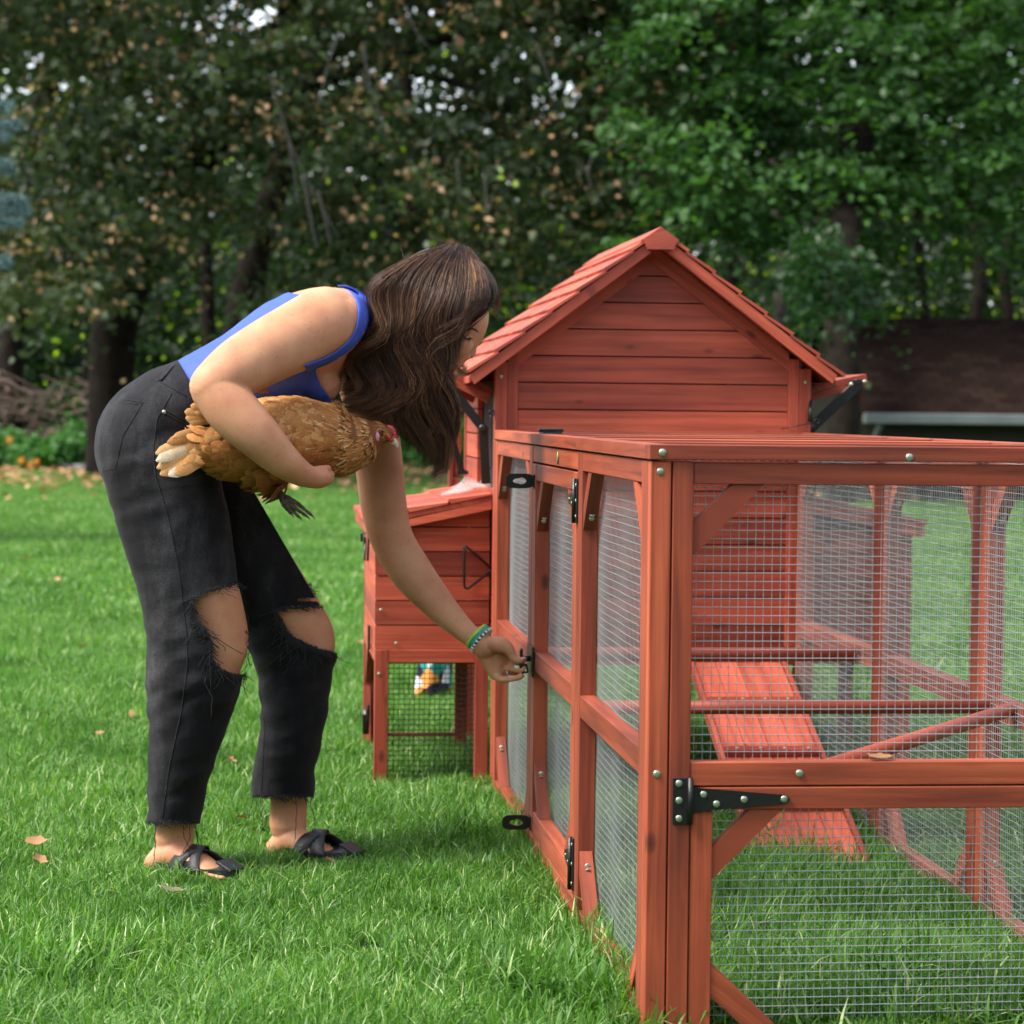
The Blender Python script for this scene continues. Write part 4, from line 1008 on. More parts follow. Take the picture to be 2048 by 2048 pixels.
def clip(v, f, s):
    """keep s > 0, cutting the triangles along s = 0"""
    v = list(map(tuple, v)); s = np.asarray(s, float); s = np.where(np.abs(s) < 1e-6, 1e-6, s); out = f[(s[f] > 0).all(1)].tolist()
    cut = f[(s[f] > 0).any(1) & (s[f] < 0).any(1)]; memo = {}
    def mid(a, b):
        k = (min(a, b), max(a, b))
        if k not in memo: u = s[a]/(s[a]-s[b]); A, B = v[a], v[b]; memo[k] = len(v); v.append(tuple(A[i]+(B[i]-A[i])*u for i in range(3)))
        return memo[k]
    for t in cut:
        p = [i for i in range(3) if s[t[i]] > 0]
        if len(p) == 1: i = p[0]; a, b, c = t[i], t[(i+1) % 3], t[(i+2) % 3]; out.append([a, mid(a, b), mid(a, c)])
        else:
            i = [i for i in range(3) if s[t[i]] < 0][0]; a, b, c = t[i], t[(i+1) % 3], t[(i+2) % 3]; x, y = mid(a, b), mid(a, c)
            out.append([x, b, c]); out.append([x, c, y])
    out = np.array(out); used = np.unique(out); mp = -np.ones(len(v), int); mp[used] = np.arange(len(used))
    return np.array(v)[used], mp[out]
def sdpoly(P, poly):
    """signed distance in c1 pixels, positive outside"""
    P = np.asarray(P); d = np.full(len(P), 1e9); ins = np.zeros(len(P), bool); n = len(poly)
    for i in range(n):
        a = np.array(poly[i], float); b = np.array(poly[(i+1) % n], float); e = b-a; w = P-a
        h = np.clip((w @ e)/(e @ e), 0, 1); d = np.minimum(d, np.linalg.norm(w-h[:, None]*e, axis=1))
        c = ((a[1] > P[:, 1]) != (b[1] > P[:, 1])); xx = a[0]+(P[:, 1]-a[1])*e[0]/(e[1] if e[1] else 1e-9); ins ^= c & (P[:, 0] < xx)
    return np.where(ins, -d, d)
def toc1(v): return (proj(v)-np.array([150, 450]))*2.14667
def rawmesh(name, v, f, mat, parent=None, loc=None, solid=0, sub=0, smooth=True, tint=None):
    off = np.array(loc if loc is not None else (0, 0, 0), float); me = bpy.data.meshes.new(name); me.from_pydata((v-off).tolist(), [], f.tolist()); me.update()
    me.polygons.foreach_set('use_smooth', np.full(len(me.polygons), smooth)); me.materials.append(mat)
    if tint is not None: a = me.attributes.new('tint', 'FLOAT', 'FACE'); a.data.foreach_set('value', tint.astype(np.float32))
    o = bpy.data.objects.new(name, me); COL.objects.link(o); W0[o.name] = Vector(off); o.location = Vector(off)
    if solid: m = o.modifiers.new('solid', 'SOLIDIFY'); m.thickness = solid; m.offset = -1
    if parent is not None: o.parent = parent; o.location = Vector(off)-W0.get(parent.name, parent.location)
    return o
# materials
SKIN, t, p_, o_ = NT('skin'); tc = nd(t, 'ShaderNodeTexCoord'); n = nd(t, 'ShaderNodeTexNoise', Scale=14., Detail=5.); t.links.new(tc.outputs['Object'], n.inputs[0])
c = ramp(t, n.outputs[0], [(.3, (.44, .185, .098)), (.5, (.52, .25, .138)), (.7, (.58, .305, .172))])
n3 = nd(t, 'ShaderNodeTexNoise', Scale=160., Detail=3.); t.links.new(tc.outputs['Object'], n3.inputs[0])
c = mixc(t, 1, c, ramp(t, n3.outputs[0], [(.30, (.90, .84, .80)), (.42, (1, 1, 1))]), 'MULTIPLY')
t.links.new(c, p_.inputs[0]); p_.inputs['Roughness'].default_value = .56; p_.inputs['Specular IOR Level'].default_value = .35; p_.inputs['Subsurface Weight'].default_value = .12; p_.inputs['Subsurface Radius'].default_value = (.012, .004, .002); p_.inputs['Subsurface Scale'].default_value = 1.
n2 = nd(t, 'ShaderNodeTexNoise', Scale=420., Detail=2.); t.links.new(tc.outputs['Object'], n2.inputs[0]); b = nd(t, 'ShaderNodeBump', Strength=.3, Distance=.001); t.links.new(n2.outputs[0], b.inputs['Height']); t.links.new(b.outputs[0], p_.inputs['Normal'])
DENIM, t, p_, o_ = NT('washed_black_denim'); tc = nd(t, 'ShaderNodeTexCoord'); mpz = nd(t, 'ShaderNodeMapping'); mpz.inputs['Scale'].default_value = (1.5, 1.5, .55); t.links.new(tc.outputs['Object'], mpz.inputs[0]); n = nd(t, 'ShaderNodeTexNoise', Scale=6., Detail=7., Roughness=.68); t.links.new(mpz.outputs[0], n.inputs[0])
c = ramp(t, n.outputs[0], [(.36, (.003, .003, .004)), (.5, (.008, .008, .010)), (.62, (.022, .022, .025)), (.74, (.052, .050, .052))])
mp = nd(t, 'ShaderNodeMapping'); mp.inputs['Scale'].default_value = (700, 700, 320); t.links.new(tc.outputs['Object'], mp.inputs[0]); n2 = nd(t, 'ShaderNodeTexNoise', Scale=1., Detail=2.); t.links.new(mp.outputs[0], n2.inputs[0])
c = mixc(t, 1, c, ramp(t, n2.outputs[0], [(.3, (.55, .55, .56)), (.7, (1.8, 1.8, 1.8))]), 'MULTIPLY'); t.links.new(c, p_.inputs[0])
p_.inputs['Roughness'].default_value = .85; p_.inputs['Specular IOR Level'].default_value = .2; p_.inputs['Sheen Weight'].default_value = .04; p_.inputs['Sheen Roughness'].default_value = .5
b = nd(t, 'ShaderNodeBump', Strength=.5, Distance=.0012); t.links.new(n2.outputs[0], b.inputs['Height'])
mpw = nd(t, 'ShaderNodeMapping'); mpw.inputs['Rotation'].default_value = (0, R(20), 0); mpw.inputs['Scale'].default_value = (7, 7, 16); t.links.new(tc.outputs['Object'], mpw.inputs[0]); n4 = nd(t, 'ShaderNodeTexNoise', Scale=1., Detail=2.5); t.links.new(mpw.outputs[0], n4.inputs[0])
b2 = nd(t, 'ShaderNodeBump', Strength=.45, Distance=.02); t.links.new(n4.outputs[0], b2.inputs['Height']); t.links.new(b.outputs[0], b2.inputs['Normal']); t.links.new(b2.outputs[0], p_.inputs['Normal'])
THREAD = simple('frayed_thread', (.015, .015, .017), .9)
BLUE = simple('royal_blue_jersey', (.040, .085, .46), .65, 0, .25, 40, .08, 12, .3)
LEATH = simple('black_leather', (.014, .015, .018), .42, 0, .3, 300)
LIP = simple('lips', (.45, .14, .11), .4); EYEW = simple('eye_white', (.75, .72, .68), .2); LASH = simple('lash_black', (.01, .008, .007), .6)
HAIR, t, p_, o_ = NT('brown_hair'); a_ = nd(t, 'ShaderNodeAttribute', attribute_name='tint')
t.links.new(ramp(t, a_.outputs['Fac'], [(0, (.012, .005, .003)), (.3, (.045, .020, .012)), (.65, (.15, .074, .040)), (1, (.42, .22, .10))]), p_.inputs[0]); p_.inputs['Roughness'].default_value = .42; p_.inputs['Specular IOR Level'].default_value = .32

B = MB()
# torso, pelvis, neck
loft(B, S1([(330, 930, 1.45, 165, .125), (430, 830, 1.45, 190, .13), (542, 757, 1.45, 190, .118), (750, 655, 1.45, 205, .128), (950, 530, 1.45, 222, .145), (1090, 450, 1.45, 190, .150), (1190, 420, 1.45, 130, .10)]), 32)
loft(B, S1([(1150, 430, 1.45, 120, .075), (1280, 420, 1.45, 105, .056), (1420, 410, 1.45, 105, .054), (1520, 400, 1.45, 110, .058)]), 24)
loft(B, S1([(1000, 600, 1.40, 110, .06), (1060, 680, 1.40, 85, .05)]), 18); loft(B, S1([(1000, 600, 1.50, 110, .06), (1060, 680, 1.50, 85, .05)]), 18)
# shoulder girdle
loft(B, [(c1(1100, 415, 1.27), .068, .055), (c1(1120, 400, 1.45), .070, .06), (c1(1190, 480, 1.63), .060, .055)], 20)
# near (right) arm
loft(B, S1([(1105, 412, 1.285, 150, .062), (1070, 425, 1.265, 158, .064), (970, 470, 1.235, 148, .058), (835, 538, 1.20, 138, .054), (705, 612, 1.165, 126, .048), (605, 685, 1.145, 106, .044), (590, 705, 1.143, 98, .042)]), 28)
loft(B, S1([(595, 700, 1.143, 100, .043), (675, 795, 1.135, 112, .046), (780, 900, 1.13, 99, .042), (880, 1000, 1.145, 78, .034), (960, 1060, 1.175, 58, .028), (1010, 1082, 1.20, 47, .025), (1045, 1085, 1.225, 47, .028)]), 28)
for k, (dx, dy) in enumerate(((55, -22), (68, -6), (64, 12), (50, 26))):     # fingers curling under the hen
    loft(B, S1([(1030, 1078+dy*.7, 1.222, 19, .0085), (1030+dx, 1080+dy, 1.26, 17, .0078), (1020+dx*.9, 1068+dy, 1.30, 16, .0072), (1000+dx*.6, 1056+dy, 1.33, 14, .0065)]), 12)
loft(B, S1([(990, 1068, 1.195, 22, .011), (1045, 1052, 1.21, 19, .009), (1085, 1045, 1.235, 15, .008)]), 12)
# far (left) arm
loft(B, S1([(1200, 520, 1.63, 120, .055), (1270, 800, 1.63, 108, .050), (1308, 1050, 1.63, 102, .047), (1325, 1200, 1.625, 99, .045), (1362, 1350, 1.62, 92, .043), (1445, 1490, 1.61, 90, .042), (1560, 1628, 1.59, 70, .034), (1660, 1730, 1.575, 51, .026), (1722, 1782, 1.565, 46, .0215), (1760, 1815, 1.56, 52, .018)]), 28)
# left hand: palm, thumb and four curled fingers on the latch
loft(B, S3([(560, 790, 1.563, 205), (700, 900, 1.562, 220)]), 20)
def palm(a, b, ra, rb, da, db): loft(B, [(a, ra, da), (b, rb, db)], 18)
palm(c3(700, 900, 1.565), c3(960, 1230, 1.568), .026, .027, .013, .011)
palm(c3(640, 980, 1.565), c3(900, 1440, 1.566), .018, .015, .012, .010)
palm(c3(960, 1230, 1.568), c3(1060, 1270, 1.570), .022, .017, .009, .008)
loft(B, S3([(780, 840, 1.55, 130), (950, 860, 1.542, 165), (1090, 920, 1.538, 140), (1180, 1030, 1.536, 95), (1230, 1120, 1.536, 80), (1330, 1165, 1.536, 82), (1420, 1150, 1.536, 66), (1455, 1142, 1.536, 45)]), 18)
loft(B, S3([(1020, 1235, 1.575, 66), (1180, 1215, 1.564, 50), (1320, 1232, 1.551, 44), (1420, 1256, 1.545, 42), (1478, 1272, 1.541, 34)]), 14)
loft(B, S3([(1000, 1310, 1.572, 62), (1140, 1330, 1.558, 50), (1290, 1360, 1.546, 47), (1380, 1352, 1.540, 47), (1432, 1340, 1.538, 38)]), 14)
loft(B, S3([(960, 1390, 1.572, 66), (1090, 1410, 1.570, 50), (1220, 1420, 1.572, 44), (1320, 1415, 1.572, 42), (1380, 1405, 1.570, 34)]), 14)
loft(B, S3([(860, 1440, 1.566, 90), (980, 1530, 1.556, 76), (1110, 1535, 1.548, 62), (1250, 1515, 1.541, 57), (1350, 1490, 1.537, 56), (1405, 1472, 1.537, 42)]), 14)
# head
fx_ = Vector((RX*.86-UY*.5)); ux_ = Vector((RX*.5+UY*.86)); yv = Vector(FW)
hc = c1(1578, 318, 1.45)
ellip(B, hc, fx_*.094, yv*.074, ux_*.092, 32)
ellip(B, c1(1628, 425, 1.45), fx_*.066, yv*.064, ux_*.085, 28)
loft(B, S1([(1560, 420, 1.45, 95, .058), (1590, 560, 1.45, 68, .050), (1606, 640, 1.45, 38, .028)]), 20)
loft(B, S1([(1480, 450, 1.45, 90, .052), (1540, 560, 1.45, 55, .048), (1592, 640, 1.45, 36, .026)]), 20)
ellip(B, c1(1636, 560, 1.45), fx_*.024, yv*.040, ux_*.030, 20)                       # mouth region
loft(B, [(c1(1712, 470, 1.45), .010, .011), (c1(1704, 502, 1.45), .0105, .008), (c1(1699, 535, 1.45), .012, .009), (c1(1696, 553, 1.45), .0115, .0105)], 14)
ellip(B, c1(1674, 562, 1.436), fx_*.012, yv*.008, ux_*.009, 12); ellip(B, c1(1674, 562, 1.464), fx_*.012, yv*.008, ux_*.009, 12)
ellip(B, c1(1705, 425, 1.45), fx_*.026, yv*.054, ux_*.034, 20)                       # brow ridge
ellip(B, c1(1638, 505, 1.415), fx_*.034, yv*.024, ux_*.034, 20); ellip(B, c1(1638, 505, 1.485), fx_*.034, yv*.024, ux_*.034, 20)
ellip(B, c1(1650, 595, 1.45), fx_*.009, yv*.020, ux_*.006, 14); ellip(B, c1(1640, 615, 1.45), fx_*.009, yv*.019, ux_*.007, 14)
# legs and feet
loft(B, S1([(370, 980, 1.375, 165, .085), (440, 1250, 1.365, 175, .080), (530, 1500, 1.355, 150, .070), (590, 1650, 1.35, 132, .062), (630, 1790, 1.35, 114, .055), (612, 1890, 1.35, 100, .050), (560, 2050, 1.352, 100, .050), (500, 2280, 1.36, 85, .040), (440, 2520, 1.372, 80, .033), (425, 2640, 1.375, 84, .034)]), 28)
loft(B, S1([(480, 980, 1.52, 140, .078), (660, 1280, 1.53, 140, .076), (800, 1480, 1.535, 138, .070), (912, 1650, 1.54, 134, .063), (992, 1780, 1.545, 124, .056), (985, 1880, 1.545, 105, .050), (950, 2050, 1.545, 98, .048), (930, 2280, 1.545, 84, .038), (918, 2480, 1.545, 79, .033), (915, 2580, 1.545, 80, .034)]), 28)
loft(B, S1([(350, 2735, 1.395, 50, .030), (420, 2700, 1.37, 66, .034), (520, 2735, 1.335, 52, .040), (610, 2782, 1.305, 30, .042), (670, 2800, 1.285, 20, .036)]), 20)
loft(B, S1([(868, 2672, 1.56, 48, .030), (930, 2640, 1.54, 62, .034), (1030, 2682, 1.51, 46, .040), (1130, 2722, 1.485, 28, .042), (1185, 2732, 1.47, 20, .036)]), 20)
bv, bf = remeshed(B, .0027, 4, .5)
# soft anatomy: veins of noise on the limbs
nn = normals(bv, bf)
PB = c1(480, 2760, 1.45); PB.z = 0
person = rawmesh('person', bv, bf, SKIN, loc=PB)
tag(person, 'woman in blue tank top and ripped black jeans bending down, hen under one arm', 'person')
BV = BVHTree.FromPolygons([tuple(x) for x in bv], bf.tolist())
def surf(bvh, x, y, off=.0, conv=c1, near=.6):
    a = conv(x, y, near); d_ = Vector(a-Vector(CP)).normalized(); h, nrm, _, _ = bvh.ray_cast(a, d_)
    if h is None: return None
    return h-d_*off

# jeans
J = MB()
loft(J, S1([(505, 765, 1.45, 196, .138), (440, 815, 1.45, 222, .150), (360, 900, 1.45, 246, .162), (335, 975, 1.45, 242, .165), (345, 1060, 1.45, 215, .150)]), 36)
loft(J, S1([(352, 1000, 1.375, 243, .098), (385, 1130, 1.37, 238, .098), (432, 1300, 1.362, 233, .096), (478, 1510, 1.355, 214, .088), (512, 1680, 1.35, 210, .084), (528, 1800, 1.35, 214, .083), (516, 1930, 1.35, 206, .082), (500, 2040, 1.352, 186, .080), (478, 2188, 1.355, 160, .078), (447, 2368, 1.36, 127, .074), (414, 2590, 1.37, 108, .070)]), 36)
loft(J, S1([(470, 1000, 1.525, 220, .098), (590, 1130, 1.53, 218, .098), (695, 1300, 1.535, 204, .094), (795, 1480, 1.54, 196, .088), (884, 1640, 1.543, 190, .086), (934, 1790, 1.545, 188, .083), (945, 1900, 1.545, 168, .082), (943, 1988, 1.545, 152, .080), (931, 2188, 1.545, 132, .078), (898, 2330, 1.545, 130, .075), (893, 2480, 1.545, 132, .073)]), 36)
jv, jf = remeshed(J, .0048, 6, .5)
jn = normals(jv, jf); q = toc1(jv)
disp = np.zeros(len(jv))
for i in range(len(jv)):
    x, y, z = jv[i]; px_, py_ = q[i]
    kn = .25+math.exp(-((py_-2000)/170)**2)+.7*math.exp(-((py_-1180)/120)**2)+.5*math.exp(-((py_-2480)/90)**2)
    a = noise.noise(Vector((x*7, y*7, z*17+x*9)))*.0070+(.35-abs(noise.noise(Vector((x*9+z*8, y*8, z*19-x*9)))))*.0085+(.3-abs(noise.noise(Vector((x*22-z*12, y*18, z*34+x*14)))))*.0035*kn
    a += kn*.0042*math.sin(py_*.052+px_*.022+2.5*noise.noise(Vector((x*8, y*8, z*5))))*(.4+.6*noise.noise(Vector((x*5, y*6, z*6+9))))
    disp[i] = a*(.5+.5*sm(1350, 1900, py_)) if py_ > 1050 else a*.35
jv = jv+jn*(disp*.6)[:, None]
q = toc1(jv); Y = jv[:, 1]
# waist, hems, rips
def fr(q, s_, a_): return np.array([noise.noise(Vector((a[0]/s_, a[1]/s_, 5)))*a_ for a in q])
sw = ((q[:, 0]-432)*.55+(q[:, 1]-582)*1.0*-.0)          # waist plane: points above-right of the band are cut
wl = (q[:, 0]-440)*(930-585)-(q[:, 1]-578)*(640-440)    # line through (440,578)-(640,930)
keep = -wl/400.
isn = (Y < 1.452) & (q[:, 0] < 700)
hem = np.where((q[:, 0] < 640) & (Y < 1.46), 2566+(q[:, 0]-305)*.02, 2455+0*q[:, 0])+fr(q, 6, 7)
keep = np.minimum(keep, hem-q[:, 1])
r1 = [(498, 1605), (560, 1572), (620, 1548), (700, 1532), (830, 1532), (830, 1905), (745, 1928), (690, 1932), (640, 1915), (600, 1885), (582, 1850), (592, 1800), (560, 1740), (522, 1690)]
r2 = [(858, 1652), (940, 1636), (1070, 1634), (1260, 1640), (1260, 1850), (1118, 1838), (1060, 1822), (1000, 1800), (930, 1768), (905, 1735), (882, 1690)]
r3 = [(955, 1602), (1040, 1600), (1200, 1612), (1200, 1622), (1040, 1616), (955, 1616)]
sd1 = np.maximum(sdpoly(q, r1)+fr(q, 9, 9), (Y-1.43)*2000); sd2 = np.maximum(sdpoly(q, r2)+fr(q, 9, 9), np.maximum((Y-1.60)*2000, (1.44-Y)*2000)); sd3 = np.maximum(sdpoly(q, r3)+fr(q, 5, 3), (1.44-Y)*2000)
keep = np.minimum(np.minimum(keep, sd1), np.minimum(sd2, sd3))
JB = BVHTree.FromPolygons([tuple(x) for x in jv], jf.tolist())
cv, cf = clip(jv, jf, keep)
jeans = rawmesh('jeans', cv, cf, DENIM, person, solid=.0016)
def seam(pts, r=.0010, off=.0006, bvh=JB):
    out = []
    for (x0, y0), (x1, y1) in zip(pts[:-1], pts[1:]):
        m = max(2, int(math.hypot(x1-x0, y1-y0)/14))
        for k in range(m):
            h = surf(bvh, x0+(x1-x0)*k/m, y0+(y1-y0)*k/m, off)
            if h is not None and (not out or (h-out[-1]).length < .04): out.append(h)
    return out
SEAM = simple('denim_seam', (.012, .012, .014), .9, 0, .5, 300)
mb = MB()
for pts in ([(415, 722), (352, 830), (336, 960), (346, 1080), (398, 1250), (440, 1450), (478, 1750), (482, 1888), (455, 2090), (402, 2338), (372, 2560)], [(345, 662), (400, 690), (492, 742)], [(792, 1990), (815, 2150), (800, 2440)],
            [(212, 748), (292, 762), (205, 905), (174, 1045), (120, 1056), (96, 1032)], [(222, 762), (283, 772)], [(375, 802), (520, 882)], [(378, 790), (528, 868)], [(352, 830), (375, 802)]):
    s_ = seam(pts)
    if len(s_) > 2: mb.tube(s_, .0011, 6, flat=.8)
part(mb, 'seams', SEAM, jeans)
mb = MB(); s_ = seam([(362, 668), (432, 590)], off=.003)
if len(s_) > 1: mb.tube(s_, .005, 8, flat=.3)
part(mb, 'belt_loop', DENIM, jeans)
mb = MB(); h = surf(JB, 382, 803, .002); 
if h: mb.disc(h, (0, -1, 0), .0042, .002, 14)
part(mb, 'rivet', simple('steel_rivet', (.5, .5, .5), .3, .9), jeans)
# frayed threads
g2 = random.Random(5); mb = MB()
def fray(poly, n, l0, l1, bias=.6):
    L_ = [math.hypot(poly[i+1][0]-poly[i][0], poly[i+1][1]-poly[i][1]) for i in range(len(poly)-1)]
    for _ in range(n):
        u = g2.random()*sum(L_); i = 0
        while u > L_[i]: u -= L_[i]; i += 1
        a, b = poly[i], poly[i+1]; k = u/L_[i]; x, y = a[0]+(b[0]-a[0])*k+g2.gauss(0, 4), a[1]+(b[1]-a[1])*k+g2.gauss(0, 4)
        h = surf(JB, x, y, .0012)
        if h is None: continue
        l = g2.uniform(l0, l1)*(1+2.2*(g2.random() < .12)); dx = g2.gauss(0, .35); pts = [h]
        for m in range(5):
            dx += g2.gauss(0, .3); pts.append(pts[-1]+Vector((dx*l/5, -abs(g2.gauss(0, .05))*l/5, -(bias+g2.gauss(0, .25))*l/5)))
        mb.tube(pts, g2.uniform(.0004, .0008), 4)
fray(r1[:4]+[(738, 1560)], 260, .004, .014, .3); fray([(700, 1535), (725, 1600), (738, 1700), (744, 1790), (740, 1900)], 60, .006, .016, .9); fray([(738, 1925)]+r1[7:14]+[r1[0]], 360, .005, .022, .8)
fray([r2[0], r2[1], (1062, 1636)], 220, .004, .012, .3); fray([(1112, 1836), (1060, 1822), (1000, 1800), (930, 1768), (905, 1735), (882, 1690), (862, 1655)], 330, .006, .024, .9)
fray([(960, 1530), (980, 1600), (1030, 1590), (1010, 1540)], 60, .005, .014, .2)
fray([(308, 2560), (522, 2562)], 130, .003, .008, .7); fray([(768, 2450), (1020, 2450)], 130, .003, .009, .7)
for x, y, L_, Y_ in ((345, 2565, .10, 1.34), (352, 2565, .07, 1.34), (470, 2565, .085, 1.33), (490, 2565, .075, 1.33), (510, 2562, .085, 1.32), (517, 2562, .08, 1.32), (512, 2562, .05, 1.33), (768, 2452, .05, 1.5), (778, 2452, .06, 1.5), (790, 2452, .065, 1.5), (800, 2452, .055, 1.5), (808, 2452, .07, 1.5), (945, 2452, .10, 1.48), (1020, 2452, .095, 1.5), (735, 1920, .05, 1.33), (728, 1920, .03, 1.33), (595, 1890, .06, 1.27), (575, 1880, .05, 1.27), (560, 1950, .08, 1.27), (897, 1740, .07, 1.47), (890, 1700, .06, 1.47)):
    h = surf(JB, x, y-6, .001) or c1(x, y, Y_); pts = [h]; dx = g2.gauss(0.05, .08)
    for m in range(8): dx = dx*.6+g2.gauss(0, .22); pts.append(pts[-1]+Vector((dx*L_/8, 0, -L_/8)))
    mb.tube(pts, [.0009]+[.0007]*7+[.0004], 5)
part(mb, 'frayed_threads', THREAD, jeans)
# tank top: torso shell cut along neckline and armholes
Tm = MB()
loft(Tm, S1([(430, 830, 1.45, 190, .13), (542, 757, 1.45, 197, .124), (750, 655, 1.45, 212, .134), (950, 530, 1.45, 229, .151), (1090, 450, 1.45, 196, .155), (1190, 420, 1.45, 134, .105)]), 40)
loft(Tm, S1([(1000, 600, 1.40, 117, .066), (1060, 680, 1.40, 92, .056)]), 18); loft(Tm, S1([(1000, 600, 1.50, 117, .066), (1060, 680, 1.50, 92, .056)]), 18)
tv, tf = remeshed(Tm, .0055, 5, .5); q = toc1(tv)
tn_ = normals(tv, tf); tv = tv+tn_*np.array([.0022*math.sin(a[0]*.035-a[1]*.07)*noise.noise(Vector((v[0]*9, v[1]*9, v[2]*9))) for a, v in zip(q, tv)])[:, None]
main = [(390, 560), (640, 440), (872, 285), (985, 300), (1040, 420), (1030, 590), (1036, 640), (1056, 690), (1085, 730), (1125, 775), (1130, 900), (600, 1010), (420, 760)]
tv, tf = clip(tv, tf, -sdpoly(q, main))
tank = rawmesh('tank_top', tv, tf, BLUE, person, solid=.0014)
def strap(outer, inner, name, yoff=0):
    def rs(pl, m):
        L_ = [0]
        for a, b in zip(pl[:-1], pl[1:]): L_.append(L_[-1]+math.hypot(b[0]-a[0], b[1]-a[1]))
        return [(np.interp(L_[-1]*k/m, L_, [p[0] for p in pl]), np.interp(L_[-1]*k/m, L_, [p[1] for p in pl])) for k in range(m+1)]
    m = 30; O, I = rs(outer, m), rs(inner, m); vs = []; W_ = 6
    for k in range(m+1):
        for j in range(W_+1):
            u = j/W_; x = O[k][0]*(1-u)+I[k][0]*u; y = O[k][1]*(1-u)+I[k][1]*u; h = surf(BV, x, y, .0055)
            if h is None: h = c1(x, y, 1.40)
            vs.append(h)
    vs = np.array([tuple(v) for v in vs]).reshape(m+1, W_+1, 3)
    for _ in range(2): vs[1:-1] = (vs[:-2]+vs[2:]+2*vs[1:-1])/4
    fs = np.array([[k*(W_+1)+j, k*(W_+1)+j+1, (k+1)*(W_+1)+j+1, (k+1)*(W_+1)+j] for k in range(m) for j in range(W_)])
    return rawmesh(name, vs.reshape(-1, 3), fs, BLUE, tank, solid=.0018)
strap([(1128, 258), (1165, 275), (1206, 318), (1218, 380), (1208, 440), (1178, 495), (1120, 545), (1060, 575), (1020, 588), (985, 600)], [(1165, 258), (1230, 284), (1285, 345), (1272, 410), (1238, 470), (1190, 528), (1130, 572), (1075, 600), (1035, 612), (1000, 640)], 'shoulder_strap')
# sandals
mb = MB()
def sandal(a, ya, b, yb, hgt, w_):
    root = None; A = c1(a[0], a[1], ya); B_ = c1(b[0], b[1], yb); A.z = B_.z = .018; dv = (B_-A); sd_ = Vector((-dv.y, dv.x, 0)).normalized(); mbs = MB(); poly = []
    for k in range(20):
        th = 2*math.pi*k/20; c_, s_ = math.cos(th), math.sin(th); poly.append(tuple((A+B_)/2+dv*.54*c_+sd_*w_*s_*(1+.15*c_)))
    mbs.prism(poly, (0, 0, .014)); return A, B_, dv, sd_, mbs
for (a, ya, b, yb, st, nm) in (((330, 2790), 1.40, (690, 2815), 1.275, [(410, 2700), (470, 2672), (560, 2740)], 'n'), ((850, 2735), 1.565, (1215, 2745), 1.46, [(985, 2655), (1040, 2640), (1085, 2690)], 'f')):
    A, B_, dv, sd_, ms = sandal(a, ya, b, yb, 0, .042); so_ = part(ms, 'sandal', LEATH, person)
    mb = MB()
    for (f0, f1, tz) in ((.42, .70, .0), (.66, .44, .004)):       # two crossing straps over the instep
        P_ = []
        for k in range(15):
            u = k/14; th = math.pi*u; c_ = A+dv*(f0*(1-u)+f1*u); hh = .066-.0055*abs(0) if True else 0
            hz = .018+math.sin(th)*(.060-.030*((f0*(1-u)+f1*u)-.42)/.3)+tz; P_.append(c_+sd_*(-math.cos(th))*.045+Vector((0, 0, max(0, hz-.018))))
        vs = []; 
        for k, p0 in enumerate(P_):
            for s_ in (-1, 1): vs.append(p0+dv.normalized()*s_*.017)
        mb.raw(vs, [[2*k, 2*k+1, 2*k+3, 2*k+2] for k in range(14)], smooth=True)
    st_ = part(mb, 'strap', LEATH, so_); m_ = st_.modifiers.new('s', 'SOLIDIFY'); m_.thickness = .003
    mb = MB(); T_ = A+dv*.95+Vector((0, 0, .016)); mb.board(T_-dv.normalized()*.022+Vector((0, 0, .012)), T_+dv.normalized()*.014+Vector((0, 0, -.004)), .046, .006, ch=.002); part(mb, 'toe_loop', LEATH, so_)
# face details
ey = surf(BV, 1688, 480, 0)
mb = MB(); e0 = ey or c1(1690, 478, 1.41); ellip(mb, e0+yv*.0022-fx_*.001-ux_*.001, fx_*.0062, yv*.003, ux_*.0022, 14); ey_o = part(mb, 'eye', EYEW, person)
mb = MB(); ellip(mb, e0+yv*.0016+fx_*.003-ux_*.0015, fx_*.0028, yv*.003, ux_*.0022, 12); part(mb, 'iris', simple('brown_iris', (.03, .015, .008), .2), ey_o)
mb = MB(); ellip(mb, e0+yv*.0030+ux_*.0022, fx_*.0085, yv*.0042, ux_*.0034, 16); part(mb, 'eyelid', SKIN, person)
mb = MB()
for k in range(7): pz = surf(BV, 1672+k*6.5, 486-k*1.0+(.5*(k-3)**2)*-.5, .0015) or e0; pass
cvv = [surf(BV, x, y, .0022) for x, y in ((1668, 478), (1680, 488), (1692, 492), (1704, 486))]; cvv = [x for x in cvv if x is not None]
if len(cvv) > 2: mb.tube(cvv, .0016, 6)
for k, a in enumerate(cvv): mb.tube([a, a+fx_*.006-ux_*.004], [.0005, .0002], 4)
if mb.v: part(mb, 'eyelashes', LASH, person)
mb = MB(); cvv = [surf(BV, x, y, .001) for x, y in ((1680, 452), (1700, 444), (1718, 448), (1732, 460))]; cvv = [x for x in cvv if x is not None]
if len(cvv) > 2: mb.tube(cvv, [.0018, .0024, .002, .001][:len(cvv)], 6)
if mb.v: part(mb, 'eyebrow', simple('brow_hair', (.03, .016, .010), .7), person)
mb = MB(); ellip(mb, c1(1652, 596, 1.45)+yv*0, fx_*.0095, yv*.0195, ux_*.0055, 16); ellip(mb, c1(1641, 616, 1.45), fx_*.0095, yv*.018, ux_*.0062, 16); part(mb, 'lips', LIP, person)
